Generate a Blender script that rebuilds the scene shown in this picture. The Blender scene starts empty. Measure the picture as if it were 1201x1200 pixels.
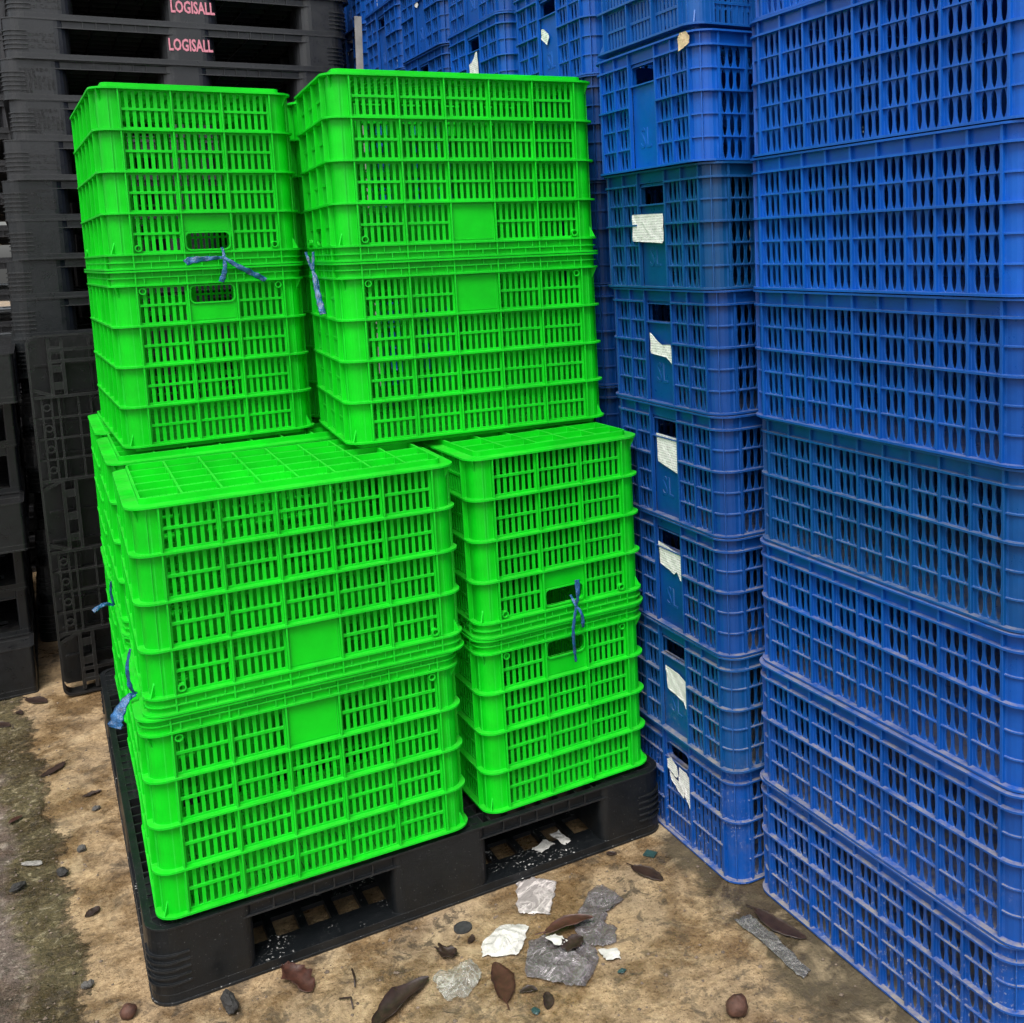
import bpy, math, random
from mathutils import Matrix, Vector
random.seed(7)
PI = math.pi
R = math.radians
sc = bpy.context.scene
COL = sc.collection

# ------------------------------------------------------------------ materials
def nmat(name):
    m = bpy.data.materials.new(name); m.use_nodes = True
    nt = m.node_tree
    return m, nt, nt.nodes['Principled BSDF']

def N(nt, typ, **kw):
    n = nt.nodes.new(typ)
    for k, v in kw.items():
        if k in n.inputs.keys(): n.inputs[k].default_value = v
        else: setattr(n, k, v)
    return n

def ramp(nt, src, stops):
    r = nt.nodes.new('ShaderNodeValToRGB')
    e = r.color_ramp.elements
    while len(e) < len(stops): e.new(0.5)
    for i, (p, c) in enumerate(stops):
        e[i].position = p
        e[i].color = (c, c, c, 1) if isinstance(c, (int, float)) else (*c, 1)
    nt.links.new(src, r.inputs[0])
    return r.outputs[0]

def mix(nt, fac, a, b, blend='MIX'):
    n = nt.nodes.new('ShaderNodeMix'); n.data_type = 'RGBA'; n.blend_type = blend
    for s, v in ((n.inputs[0], fac), (n.inputs[6], a), (n.inputs[7], b)):
        if hasattr(v, 'links') or hasattr(v, 'is_linked'): nt.links.new(v, s)
        elif isinstance(v, tuple): s.default_value = (*v, 1)
        else: s.default_value = v
    return n.outputs[2]

def math_(nt, op, a, b=0.0, c=None, clamp=False):
    n = nt.nodes.new('ShaderNodeMath'); n.operation = op; n.use_clamp = clamp
    for s, v in zip(n.inputs, (a, b, c)):
        if v is None: continue
        if hasattr(v, 'is_linked'): nt.links.new(v, s)
        else: s.default_value = v
    return n.outputs[0]

def noise(nt, scale, detail=4, rough=0.6, vec=None, dist=0.0):
    n = N(nt, 'ShaderNodeTexNoise')
    n.inputs['Scale'].default_value = scale; n.inputs['Detail'].default_value = detail
    n.inputs['Roughness'].default_value = rough; n.inputs['Distortion'].default_value = dist
    if vec is not None: nt.links.new(vec, n.inputs['Vector'])
    return n.outputs[0]

def world_pos(nt):
    g = nt.nodes.new('ShaderNodeNewGeometry')
    return g.outputs['Position'], g.outputs['Normal']

def sep(nt, v):
    s = nt.nodes.new('ShaderNodeSeparateXYZ'); nt.links.new(v, s.inputs[0]); return s.outputs

def bump(nt, b, h, strength, dist=0.002, bevel=0.0):
    n = nt.nodes.new('ShaderNodeBump'); n.inputs['Strength'].default_value = strength
    n.inputs['Distance'].default_value = dist
    if bevel:
        bv = nt.nodes.new('ShaderNodeBevel'); bv.samples = 4; bv.inputs['Radius'].default_value = bevel
        nt.links.new(bv.outputs[0], n.inputs['Normal'])
    nt.links.new(h, n.inputs['Height']); nt.links.new(n.outputs[0], b.inputs['Normal'])

def edge_highlight_wear(nt, pos, nor, base, col, amt, radius=0.0026):
    """edge highlights put into the colour; on the blue crates also wear and dust"""
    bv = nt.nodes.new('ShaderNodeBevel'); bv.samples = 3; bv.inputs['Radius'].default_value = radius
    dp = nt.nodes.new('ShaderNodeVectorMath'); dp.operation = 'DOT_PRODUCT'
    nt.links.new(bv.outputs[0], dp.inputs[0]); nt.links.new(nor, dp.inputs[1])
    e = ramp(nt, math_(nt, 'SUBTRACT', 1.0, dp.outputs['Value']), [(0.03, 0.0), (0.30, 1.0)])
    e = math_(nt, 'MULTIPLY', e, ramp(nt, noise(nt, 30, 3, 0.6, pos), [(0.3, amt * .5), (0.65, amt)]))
    return mix(nt, e, base, col)  # pale highlight colour painted along the edges

def plastic(name, dust_col, dust_amt, low_only, rough=0.38, fleck=0.0, bscale=0.15, spec=0.5, highlight_wear=None, glow=0.0):
    """moulded plastic coloured by the object's own colour, scuffed, with painted edge highlights and settled dust on what faces up"""
    m, nt, b = nmat(name)
    oi = nt.nodes.new('ShaderNodeObjectInfo')
    pos, nor = world_pos(nt)
    n1 = noise(nt, 9, 4, 0.6, pos)
    n2 = noise(nt, 28, 5, 0.7, pos)
    var = ramp(nt, n1, [(0.3, 0.80), (0.7, 1.10)])
    base = mix(nt, 1.0, oi.outputs['Color'], var, 'MULTIPLY')
    if highlight_wear: base = edge_highlight_wear(nt, pos, nor, base, *highlight_wear)
    if dust_amt > 0:
        nz = sep(nt, nor)[2]; z = sep(nt, pos)[2]
        up = math_(nt, 'SMOOTH_MIN', math_(nt, 'MULTIPLY_ADD', nz, 2.2, -1.1, True), 1.0, 0.05)
        if low_only:
            h = math_(nt, 'MULTIPLY_ADD', z, -0.62, 1.02, True)
        else: h = 1.0
        k = ramp(nt, n2, [(0.36, 0.10), (0.60, 1.0)])
        f = math_(nt, 'MULTIPLY', math_(nt, 'MULTIPLY', up, h), math_(nt, 'MULTIPLY', k, dust_amt), clamp=True)
        # light film of grime on the uprights, more near the floor
        g = math_(nt, 'MULTIPLY', ramp(nt, noise(nt, 22, 6, 0.7, pos), [(0.48, 0.0), (0.78, 0.22)]), math_(nt, 'MULTIPLY_ADD', z, -1.6, .8, True) if low_only else .35)
        f = math_(nt, 'MAXIMUM', f, math_(nt, 'MULTIPLY', g, dust_amt))
        base = mix(nt, f, base, dust_col)
    if fleck > 0:
        z = sep(nt, pos)[2]
        lowf = math_(nt, 'MULTIPLY_ADD', z, -2.6, 1.0, True)
        fl = ramp(nt, noise(nt, 150, 5, 0.7, pos), [(0.57, 0.0), (0.65, 1.0)])
        fl2 = ramp(nt, noise(nt, 11, 3, 0.5, pos), [(0.45, 0.0), (0.62, 1.0)])
        f2 = math_(nt, 'MULTIPLY', math_(nt, 'MULTIPLY', fl, fl2), math_(nt, 'MULTIPLY', lowf, fleck), clamp=True)
        base = mix(nt, f2, base, (0.55, 0.53, 0.48))
    nt.links.new(base, b.inputs['Base Color'])
    b.inputs['Specular IOR Level'].default_value = spec
    rr = ramp(nt, noise(nt, 35, 5, 0.65, pos), [(0.3, rough - 0.08), (0.7, rough + 0.14)])
    nt.links.new(rr, b.inputs['Roughness'])
    bump(nt, b, noise(nt, 180, 3, 0.6, pos), bscale, 0.0012)
    if glow:       # thin walls let some daylight through
        tr = nt.nodes.new('ShaderNodeBsdfTranslucent'); nt.links.new(base, tr.inputs[0])
        ms = nt.nodes.new('ShaderNodeMixShader'); ms.inputs[0].default_value = glow
        nt.links.new(b.outputs[0], ms.inputs[1]); nt.links.new(tr.outputs[0], ms.inputs[2])
        nt.links.new(ms.outputs[0], nt.nodes['Material Output'].inputs['Surface'])
    return m

M_GREEN = plastic('green_plastic', (0.30, 0.42, 0.20), 0.10, False, rough=0.36, bscale=0.12, spec=0.28, highlight_wear=((0.05, 0.84, 0.09), .75), glow=0.24)
M_BLUE = plastic('blue_plastic', (0.30, 0.26, 0.20), 0.85, True, rough=0.33, fleck=0.6, spec=0.4, highlight_wear=((0.05, 0.18, 0.58), .65))
M_BLACK = plastic('black_plastic', (0.10, 0.095, 0.088), 0.13, True, rough=0.32, fleck=0.0, bscale=0.35, highlight_wear=((0.085, 0.085, 0.083), .6))

def m_pallet():
    m, nt, b = nmat('pallet_plastic')
    pos, nor = world_pos(nt)
    oi = nt.nodes.new('ShaderNodeObjectInfo')
    z = sep(nt, pos)[2]; nz = sep(nt, nor)[2]
    base = mix(nt, ramp(nt, noise(nt, 14, 5, 0.65, pos), [(0.35, 0.0), (0.75, 0.35)]), oi.outputs['Color'], (0.011, 0.0125, 0.0138))
    # white flakes lying on the lower deck and caught on the openings' edges
    up = math_(nt, 'MULTIPLY_ADD', nz, 3.0, -1.5, True)
    low = math_(nt, 'LESS_THAN', z, 0.05)
    fl = ramp(nt, noise(nt, 150, 3, 0.6, pos, 0.6), [(0.60, 0.0), (0.66, 1.0)])
    clump = ramp(nt, noise(nt, 16, 3, 0.5, pos), [(0.48, 0.0), (0.62, 1.0)])
    f = math_(nt, 'MULTIPLY', math_(nt, 'MULTIPLY', fl, clump), math_(nt, 'MULTIPLY', up, low), clamp=True)
    base = mix(nt, f, base, (0.6, 0.6, 0.57))
    base = edge_highlight_wear(nt, pos, nor, base, (0.06, 0.062, 0.063), .6)
    sp = ramp(nt, noise(nt, 330, 2, 0.5, pos), [(0.71, 0.0), (0.75, 0.35)])
    base = mix(nt, math_(nt, 'MULTIPLY', sp, math_(nt, 'LESS_THAN', z, 0.2)), base, (0.25, 0.25, 0.24))
    nt.links.new(base, b.inputs['Base Color'])
    nt.links.new(ramp(nt, noise(nt, 30, 5, 0.7, pos), [(0.3, 0.3), (0.7, 0.55)]), b.inputs['Roughness'])
    b.inputs['Specular IOR Level'].default_value = 0.42
    bump(nt, b, noise(nt, 220, 3, 0.6, pos), 0.35, 0.0012)
    return m
M_PALLET = m_pallet()

def m_simple(name, col, rough=0.6, var=0.25, scale=40, spec=0.4, bs=0.2, bd=0.001, metallic=0):
    m, nt, b = nmat(name)
    tc = nt.nodes.new('ShaderNodeTexCoord'); v = tc.outputs['Object']
    c = mix(nt, ramp(nt, noise(nt, scale, 5, 0.65, v), [(0.3, 0.0), (0.7, 1.0)]),
            tuple(x * (1 - var) for x in col), tuple(min(1, x * (1 + var)) for x in col))
    nt.links.new(c, b.inputs['Base Color'])
    b.inputs['Roughness'].default_value = rough; b.inputs['Specular IOR Level'].default_value = spec
    bump(nt, b, noise(nt, scale * 4, 4, 0.6, v), bs, bd)
    return m
M_LEAF = m_simple('dead_leaf', (0.024, 0.0125, 0.009), 0.5, 0.5, 60, 0.5, 0.5)
M_LEAFRED = m_simple('rust_leaf', (0.050, 0.0185, 0.012), 0.5, 0.45, 60, 0.5, 0.5)
M_NUT = m_simple('nut_husk', (0.060, 0.024, 0.014), 0.7, 0.5, 70, 0.5, 0.6, 0.002)
M_STONE = m_simple('pebble_grey', (0.075, 0.072, 0.066), 0.9, 0.4, 70, 0.5, 0.6, 0.002)
M_STONED = m_simple('pebble_dark', (0.022, 0.021, 0.02), 0.85, 0.4, 70, 0.5, 0.6, 0.002)
M_CHIP = m_simple('pale_chip', (0.20, 0.19, 0.175), 0.5, 0.25, 90, 0.5, 0.4)
M_TEAL = m_simple('teal_chip', (0.022, 0.055, 0.055), 0.4, 0.3, 90, 0.5, 0.3)
M_LATH = m_simple('weathered_lath', (0.26, 0.25, 0.24), 0.8, 0.25, 18, 0.2, 0.4)
M_CAP = m_simple('grey_disc', (0.035, 0.036, 0.036), 0.6, 0.4, 120, 0.4, 0.4)
M_STRING = m_simple('blue_tape', (0.008, 0.075, 0.20), 0.25, 0.7, 70, 0.7, 0.7, 0.003)
M_TEAR = m_simple('cream_tape', (0.62, 0.47, 0.28), 0.55, 0.3, 50, 0.4, 0.2)
M_PINK = m_simple('pink_print', (0.60, 0.22, 0.28), 0.55, 0.12, 60, 0.3, 0.1)
M_EMB = m_simple('moulded_letter', (0.019, 0.019, 0.020), 0.55, 0.2, 60, 0.4, 0.1)

def m_film(name, col, alpha, rough, sc_):
    """crinkled thin film: nearly clear between creases, milky along them"""
    m, nt, b = nmat(name)
    tc = nt.nodes.new('ShaderNodeTexCoord'); v = tc.outputs['Object']
    n = noise(nt, sc_, 4, 0.55, v, 1.8)
    n2 = noise(nt, sc_ * 2.3, 4, 0.6, v, 1.2)
    def crease(x, k): return math_(nt, 'SUBTRACT', 1.0, math_(nt, 'MULTIPLY', math_(nt, 'ABSOLUTE', math_(nt, 'SUBTRACT', x, .5)), k), clamp=True)
    st = math_(nt, 'MAXIMUM', crease(n, 24), math_(nt, 'MULTIPLY', crease(n2, 22), .6))
    nt.links.new(mix(nt, st, tuple(c * .8 for c in col), tuple(min(.85, c * 1.45) for c in col)), b.inputs['Base Color'])
    nt.links.new(math_(nt, 'MULTIPLY_ADD', st, .26, alpha, True), b.inputs['Alpha'])
    b.inputs['Roughness'].default_value = rough; b.inputs['Specular IOR Level'].default_value = 0.9
    bump(nt, b, math_(nt, 'ADD', n, math_(nt, 'MULTIPLY', st, .08)), 0.6, 0.02)
    return m
M_CLEAR = m_film('clear_film', (0.40, 0.40, 0.36), 0.22, 0.08, 22)
M_BAG = m_film('grey_film', (0.17, 0.155, 0.16), 0.46, 0.10, 15)
M_TAPE = m_film('old_tape', (0.17, 0.165, 0.155), 0.50, 0.25, 26)
M_TISSUE = m_film('white_tissue', (0.46, 0.42, 0.40), 0.70, 0.4, 7)
def m_paper(name, lines):
    m, nt, b = nmat(name)
    tc = nt.nodes.new('ShaderNodeTexCoord'); v = tc.outputs['Object']
    n = noise(nt, 30, 5, 0.65, v, 0.8)
    c = mix(nt, ramp(nt, n, [(0.3, 0.0), (0.7, 1.0)]), (0.66, 0.66, 0.64) if lines else (0.36, 0.35, 0.32), (0.84, 0.84, 0.82) if lines else (0.66, 0.65, 0.61))
    if lines:   # rows of faint print on the delivery labels
        s = sep(nt, v)
        row = math_(nt, 'GREATER_THAN', math_(nt, 'SINE', math_(nt, 'MULTIPLY', s[2], 1150.0)), 0.1)
        mp = nt.nodes.new('ShaderNodeMapping'); mp.inputs['Scale'].default_value = (1, 1, 0.12)
        nt.links.new(v, mp.inputs['Vector'])
        word = ramp(nt, noise(nt, 420, 2, 0.5, v), [(0.45, 0.0), (0.54, 0.55)])
        c = mix(nt, math_(nt, 'MULTIPLY', row, word), c, (0.16, 0.17, 0.18))
    nt.links.new(c, b.inputs['Base Color']); b.inputs['Roughness'].default_value = 0.75
    bump(nt, b, noise(nt, 40, 4, 0.6, v, 0.6), 0.15 if lines else 0.7, 0.003)
    return m
M_PAPER = m_paper('crumpled_paper', False)
M_LABEL = m_paper('printed_label', True)

def m_ground():
    m, nt, b = nmat('wet_concrete')
    pos, nor = world_pos(nt)
    x, y, z = sep(nt, pos)
    big = noise(nt, 3.2, 6, 0.62, pos); mid = noise(nt, 13, 7, 0.68, pos); fine = noise(nt, 75, 6, 0.7, pos); grit = noise(nt, 170, 4, 0.65, pos)
    # smooth tan screed
    tan = mix(nt, ramp(nt, fine, [(0.3, 0.0), (0.7, 1.0)]), (0.19, 0.122, 0.058), (0.53, 0.385, 0.215))
    tan = mix(nt, ramp(nt, mid, [(0.36, 0.0), (0.66, 0.75)]), tan, (0.17, 0.115, 0.062))
    tan = mix(nt, ramp(nt, big, [(0.45, 0.0), (0.68, 0.55)]), tan, (0.26, 0.20, 0.135))
    tan = mix(nt, ramp(nt, grit, [(0.57, 0.0), (0.66, 0.85)]), tan, (0.07, 0.046, 0.026))
    tan = mix(nt, ramp(nt, grit, [(0.28, 0.55), (0.36, 0.0)]), tan, (0.55, 0.44, 0.30))
    # old grey-mauve concrete with pale aggregate
    old = mix(nt, ramp(nt, mid, [(0.3, 0.0), (0.7, 1.0)]), (0.080, 0.058, 0.048), (0.27, 0.205, 0.17))
    old = mix(nt, ramp(nt, noise(nt, 36, 5, 0.7, pos, 0.7), [(0.54, 0.0), (0.62, 0.8)]), old, (0.42, 0.36, 0.30))
    old = mix(nt, ramp(nt, grit, [(0.58, 0.0), (0.68, 0.7)]), old, (0.04, 0.033, 0.028))
    # moss and algae
    moss = mix(nt, ramp(nt, fine, [(0.3, 0.0), (0.7, 1.0)]), (0.038, 0.032, 0.013), (0.16, 0.125, 0.055))
    moss = mix(nt, ramp(nt, noise(nt, 48, 5, 0.7, pos, 0.5), [(0.55, 0.0), (0.63, 0.75)]), moss, (0.34, 0.29, 0.18))
    wob = math_(nt, 'MULTIPLY_ADD', noise(nt, 6, 5, 0.6, pos), 0.15, -0.075)
    wob2 = math_(nt, 'MULTIPLY_ADD', noise(nt, 17, 7, 0.72, pos, .8), 0.11, -0.055)
    d = math_(nt, 'ADD', math_(nt, 'ADD', math_(nt, 'ADD', x, 0.118), math_(nt, 'MULTIPLY', y, 0.068)), math_(nt, 'ADD', wob, wob2))
    f_moss = ramp(nt, math_(nt, 'MULTIPLY_ADD', d, 5.0, 0.5), [(0.42, 1.0), (0.51, 0.0)])
    f_old = ramp(nt, math_(nt, 'MULTIPLY_ADD', d, 5.0, 0.9), [(0.30, 1.0), (0.46, 0.0)])
    col = mix(nt, f_moss, tan, moss)
    col = mix(nt, f_old, col, old)
    # algae and old wet along the foot of the blue stacks
    d2 = math_(nt, 'ADD', math_(nt, 'ADD', math_(nt, 'ADD', x, math_(nt, 'MULTIPLY', y, -0.06)), -1.035), math_(nt, 'MULTIPLY', math_(nt, 'ADD', wob, wob2), 1.3))
    f2 = ramp(nt, math_(nt, 'MULTIPLY_ADD', d2, 5.0, 0.5), [(0.32, 0.0), (0.56, 0.93)])
    col = mix(nt, f2, col, mix(nt, ramp(nt, mid, [(0.3, 0.0), (0.7, 1.0)]), (0.030, 0.024, 0.012), (0.10, 0.078, 0.045)))
    # damp, darker and glossier patches
    wet_n = math_(nt, 'ADD', math_(nt, 'MULTIPLY', noise(nt, 4.3, 5, 0.6, pos, 0.5), .7), math_(nt, 'MULTIPLY', mid, .3))
    wet = ramp(nt, wet_n, [(0.465, 0.0), (0.55, 1.0)])
    col = mix(nt, math_(nt, 'MULTIPLY', wet, .85), col, (.50, .44, .36), 'MULTIPLY')
    pale = math_(nt, 'MULTIPLY', ramp(nt, noise(nt, 5.1, 6, 0.65, pos, .8), [(0.54, 0.0), (0.66, .55)]), math_(nt, 'SUBTRACT', 1.0, f_moss))
    col = mix(nt, pale, col, mix(nt, fine, (.30, .22, .12), (.66, .52, .33)))
    # blotches of dark dirt on the screed
    bl = math_(nt, 'MULTIPLY', ramp(nt, noise(nt, 24, 6, 0.72, pos, 0.6), [(0.52, 0.0), (0.60, 0.85)]), ramp(nt, big, [(0.40, 0.25), (0.62, 1.0)]))
    col = mix(nt, bl, col, (0.055, 0.042, 0.028))
    nt.links.new(col, b.inputs['Base Color'])
    nt.links.new(math_(nt, 'SUBTRACT', ramp(nt, fine, [(0.3, 0.5), (0.65, 0.82)]), math_(nt, 'MULTIPLY', wet, .38)), b.inputs['Roughness'])
    b.inputs['Specular IOR Level'].default_value = 0.4
    rough_h = math_(nt, 'MULTIPLY', math_(nt, 'ADD', noise(nt, 30, 6, 0.7, pos, 0.6), math_(nt, 'MULTIPLY', fine, 0.6)), math_(nt, 'MULTIPLY_ADD', f_moss, 1.6, 0.5))
    h = math_(nt, 'ADD', rough_h, math_(nt, 'MULTIPLY', grit, 0.22))
    bump(nt, b, h, 0.9, 0.010)
    return m
M_GROUND = m_ground()

# ------------------------------------------------------------------ mesh helper
class MB:
    def __init__(s): s.v = []; s.f = []
    def add(s, vs, fs, T=None):
        o = len(s.v)
        s.v += [T(*p) if T else p for p in vs]
        s.f += [[i + o for i in f] for f in fs]
    def box(s, a0, a1, b0, b1, c0, c1, T=None):
        vs = [(a0, b0, c0), (a1, b0, c0), (a1, b1, c0), (a0, b1, c0), (a0, b0, c1), (a1, b0, c1), (a1, b1, c1), (a0, b1, c1)]
        s.add(vs, [[3, 2, 1, 0], [4, 5, 6, 7], [0, 1, 5, 4], [1, 2, 6, 5], [2, 3, 7, 6], [3, 0, 4, 7]], T)
    def prism(s, pts, c0, c1, T=None):
        n = len(pts)
        vs = [(u, v, c0) for u, v in pts] + [(u, v, c1) for u, v in pts]
        fs = [list(range(n - 1, -1, -1)), list(range(n, 2 * n))] + [[i, (i + 1) % n, n + (i + 1) % n, n + i] for i in range(n)]
        s.add(vs, fs, T)
    def strip(s, lo, hi, c0, c1, T=None):
        """solid between two polylines of (u,v) (lo left side, hi right side, both going up), thickness c0..c1"""
        n = len(lo)
        vs = [(u, v, c0) for u, v in lo] + [(u, v, c0) for u, v in hi] + [(u, v, c1) for u, v in lo] + [(u, v, c1) for u, v in hi]
        fs = []
        for i in range(n - 1):
            fs.append([2 * n + i, 3 * n + i, 3 * n + i + 1, 2 * n + i + 1])
            fs.append([i + 1, n + i + 1, n + i, i])
            fs.append([i, 2 * n + i, 2 * n + i + 1, i + 1])
            fs.append([n + i + 1, 3 * n + i + 1, 3 * n + i, n + i])
        fs.append([0, n, 3 * n, 2 * n]); fs.append([n - 1, 3 * n - 1, 4 * n - 1, 2 * n - 1][::1])
        s.add(vs, fs, T)
    def ring(s, outer, inner, z0, z1, T=None):
        n = len(outer)
        vs = [(x, y, z0) for x, y in outer] + [(x, y, z0) for x, y in inner] + [(x, y, z1) for x, y in outer] + [(x, y, z1) for x, y in inner]
        fs = []
        for i in range(n):
            j = (i + 1) % n
            fs += [[i, j, 2 * n + j, 2 * n + i], [n + j, n + i, 3 * n + i, 3 * n + j],
                   [2 * n + i, 2 * n + j, 3 * n + j, 3 * n + i], [j, i, n + i, n + j]]
        s.add(vs, fs, T)
    def tube(s, pts, radii, sides=8, flat=1.0, flatdir=Vector((0, 0, 1))):
        """closed tube along pts; cross-section squashed along flatdir to flat"""
        rings = []
        P_ = [Vector(p) for p in pts]
        for i, p in enumerate(P_):
            t = (P_[min(i + 1, len(P_) - 1)] - P_[max(i - 1, 0)]).normalized()
            fd = flatdir[i] if isinstance(flatdir, list) else flatdir
            b = (fd - t * fd.dot(t))
            b = b.normalized() if b.length > 1e-6 else t.orthogonal().normalized()
            a = t.cross(b)
            rings.append([p + a * radii[i] * math.cos(2 * PI * k / sides) + b * radii[i] * flat * math.sin(2 * PI * k / sides) for k in range(sides)])
        vs = [tuple(q) for r in rings for q in r]; fs = []
        for i in range(len(rings) - 1):
            for k in range(sides):
                k2 = (k + 1) % sides
                fs.append([i * sides + k, i * sides + k2, (i + 1) * sides + k2, (i + 1) * sides + k])
        fs.append(list(range(sides - 1, -1, -1))); o = (len(rings) - 1) * sides
        fs.append([o + k for k in range(sides)])
        s.add(vs, fs)
    def build(s, name, mat, parent=None, smooth=False):
        me = bpy.data.meshes.new(name); me.from_pydata(s.v, [], s.f); me.update()
        if smooth:
            for p in me.polygons: p.use_smooth = True
        me.materials.append(mat)
        o = bpy.data.objects.new(name, me); COL.objects.link(o)
        if parent: o.parent = parent
        return o

def rrect(L, W, r, n=6, rs=None):
    """CCW rounded rectangle centred on the origin"""
    rs = rs or (r, r, r, r)           # radius at (+,-), (+,+), (-,+), (-,-)
    out = []
    for (sx, sy, a0), q in zip(((1, -1, -PI / 2), (1, 1, 0), (-1, 1, PI / 2), (-1, -1, PI)), rs):
        cx, cy = sx * (L / 2 - q), sy * (W / 2 - q)
        for k in range(n + 1):
            a = a0 + PI / 2 * k / n
            out.append((cx + q * math.cos(a), cy + q * math.sin(a)))
    return out

def tag(o, label=None, cat=None, group=None, kind=None):
    if label: o['label'] = label
    if cat: o['category'] = cat
    if group: o['group'] = group
    if kind: o['kind'] = kind
    return o
def empty(name, loc=(0, 0, 0), rz=0):
    o = bpy.data.objects.new(name, None); COL.objects.link(o); o.location = loc; o.rotation_euler = (0, 0, rz)
    o.empty_display_size = 0.05
    return o
KIDS = {}
def copy_tree(src, parent=None):
    c = src.copy(); COL.objects.link(c)
    if parent: c.parent = parent
    for ch in list(src.children): copy_tree(ch, c)
    return c
def paint(o, col):
    o.color = (*col, 1)
    for c in o.children: paint(c, col)

def wallT(side, Lw, Ww):
    if side == 0: return (lambda u, v, w: (u, -Ww / 2 - w, v)), Lw
    if side == 1: return (lambda u, v, w: (Lw / 2 + w, u, v)), Ww
    if side == 2: return (lambda u, v, w: (-u, Ww / 2 + w, v)), Lw
    return (lambda u, v, w: (-Lw / 2 - w, -u, v)), Ww
CORN = ((1, -1, -PI / 2), (1, 1, 0), (-1, 1, PI / 2), (-1, -1, PI))

def arc_strip(mb, cx, cy, a0, a1, r0, r1, z0, z1, n=7):
    out = [(cx + r1 * math.cos(a0 + (a1 - a0) * k / n), cy + r1 * math.sin(a0 + (a1 - a0) * k / n)) for k in range(n + 1)]
    inn = [(cx + r0 * math.cos(a0 + (a1 - a0) * k / n), cy + r0 * math.sin(a0 + (a1 - a0) * k / n)) for k in range(n + 1)]
    m = n + 1
    vs = [(*p, z0) for p in out] + [(*p, z0) for p in inn] + [(*p, z1) for p in out] + [(*p, z1) for p in inn]
    fs = []
    for i in range(n):
        fs += [[i, i + 1, 2 * m + i + 1, 2 * m + i], [m + i + 1, m + i, 3 * m + i, 3 * m + i + 1],
               [2 * m + i, 2 * m + i + 1, 3 * m + i + 1, 3 * m + i], [i + 1, i, m + i, m + i + 1]]
    fs += [[0, 2 * m, 3 * m, m], [n, m + n, 3 * m + n, 2 * m + n]]
    mb.add(vs, fs)

def hole_frame(mb, u0, u1, v0, v1, a, b, r, w0, w1, T, lip=0.0, n=5):
    """panel u0..u1 x v0..v1 with a rounded hole a=(ua,ub), b=(va,vb)"""
    ua, ub = a; va, vb = b
    mb.box(u0, u1, v0, va, w0, w1, T); mb.box(u0, u1, vb, v1, w0, w1, T)
    mb.box(u0, ua, va, vb, w0, w1, T); mb.box(ub, u1, va, vb, w0, w1, T)
    for cx, cy, a0, px, py in ((ub - r, va + r, -PI / 2, ub, va), (ub - r, vb - r, 0, ub, vb), (ua + r, vb - r, PI / 2, ua, vb), (ua + r, va + r, PI, ua, va)):
        arc = [(cx + r * math.cos(a0 + PI / 2 * k / n), cy + r * math.sin(a0 + PI / 2 * k / n)) for k in range(n + 1)]
        mb.prism([(px, py)] + arc[::-1], w0, w1, T)

def hold_lip(ua, ub, va, vb, r, w0, w1, T, t=0.003):
    mb = MB()
    def rr(e):
        return [((ua + ub) / 2 + x, (va + vb) / 2 + y) for x, y in rrect(ub - ua + 2 * e, vb - va + 2 * e, r + e, 5)]
    o, i = rr(t), rr(0)
    n = len(o)
    vs = [(u, v, w0) for u, v in o] + [(u, v, w0) for u, v in i] + [(u, v, w1) for u, v in o] + [(u, v, w1) for u, v in i]
    fs = []
    for k in range(n):
        j = (k + 1) % n
        fs += [[k, j, 2 * n + j, 2 * n + k], [n + j, n + k, 3 * n + k, 3 * n + j], [2 * n + k, 2 * n + j, 3 * n + j, 3 * n + k], [j, k, n + k, n + j]]
    mb.add(vs, fs, T)
    return mb

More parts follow.
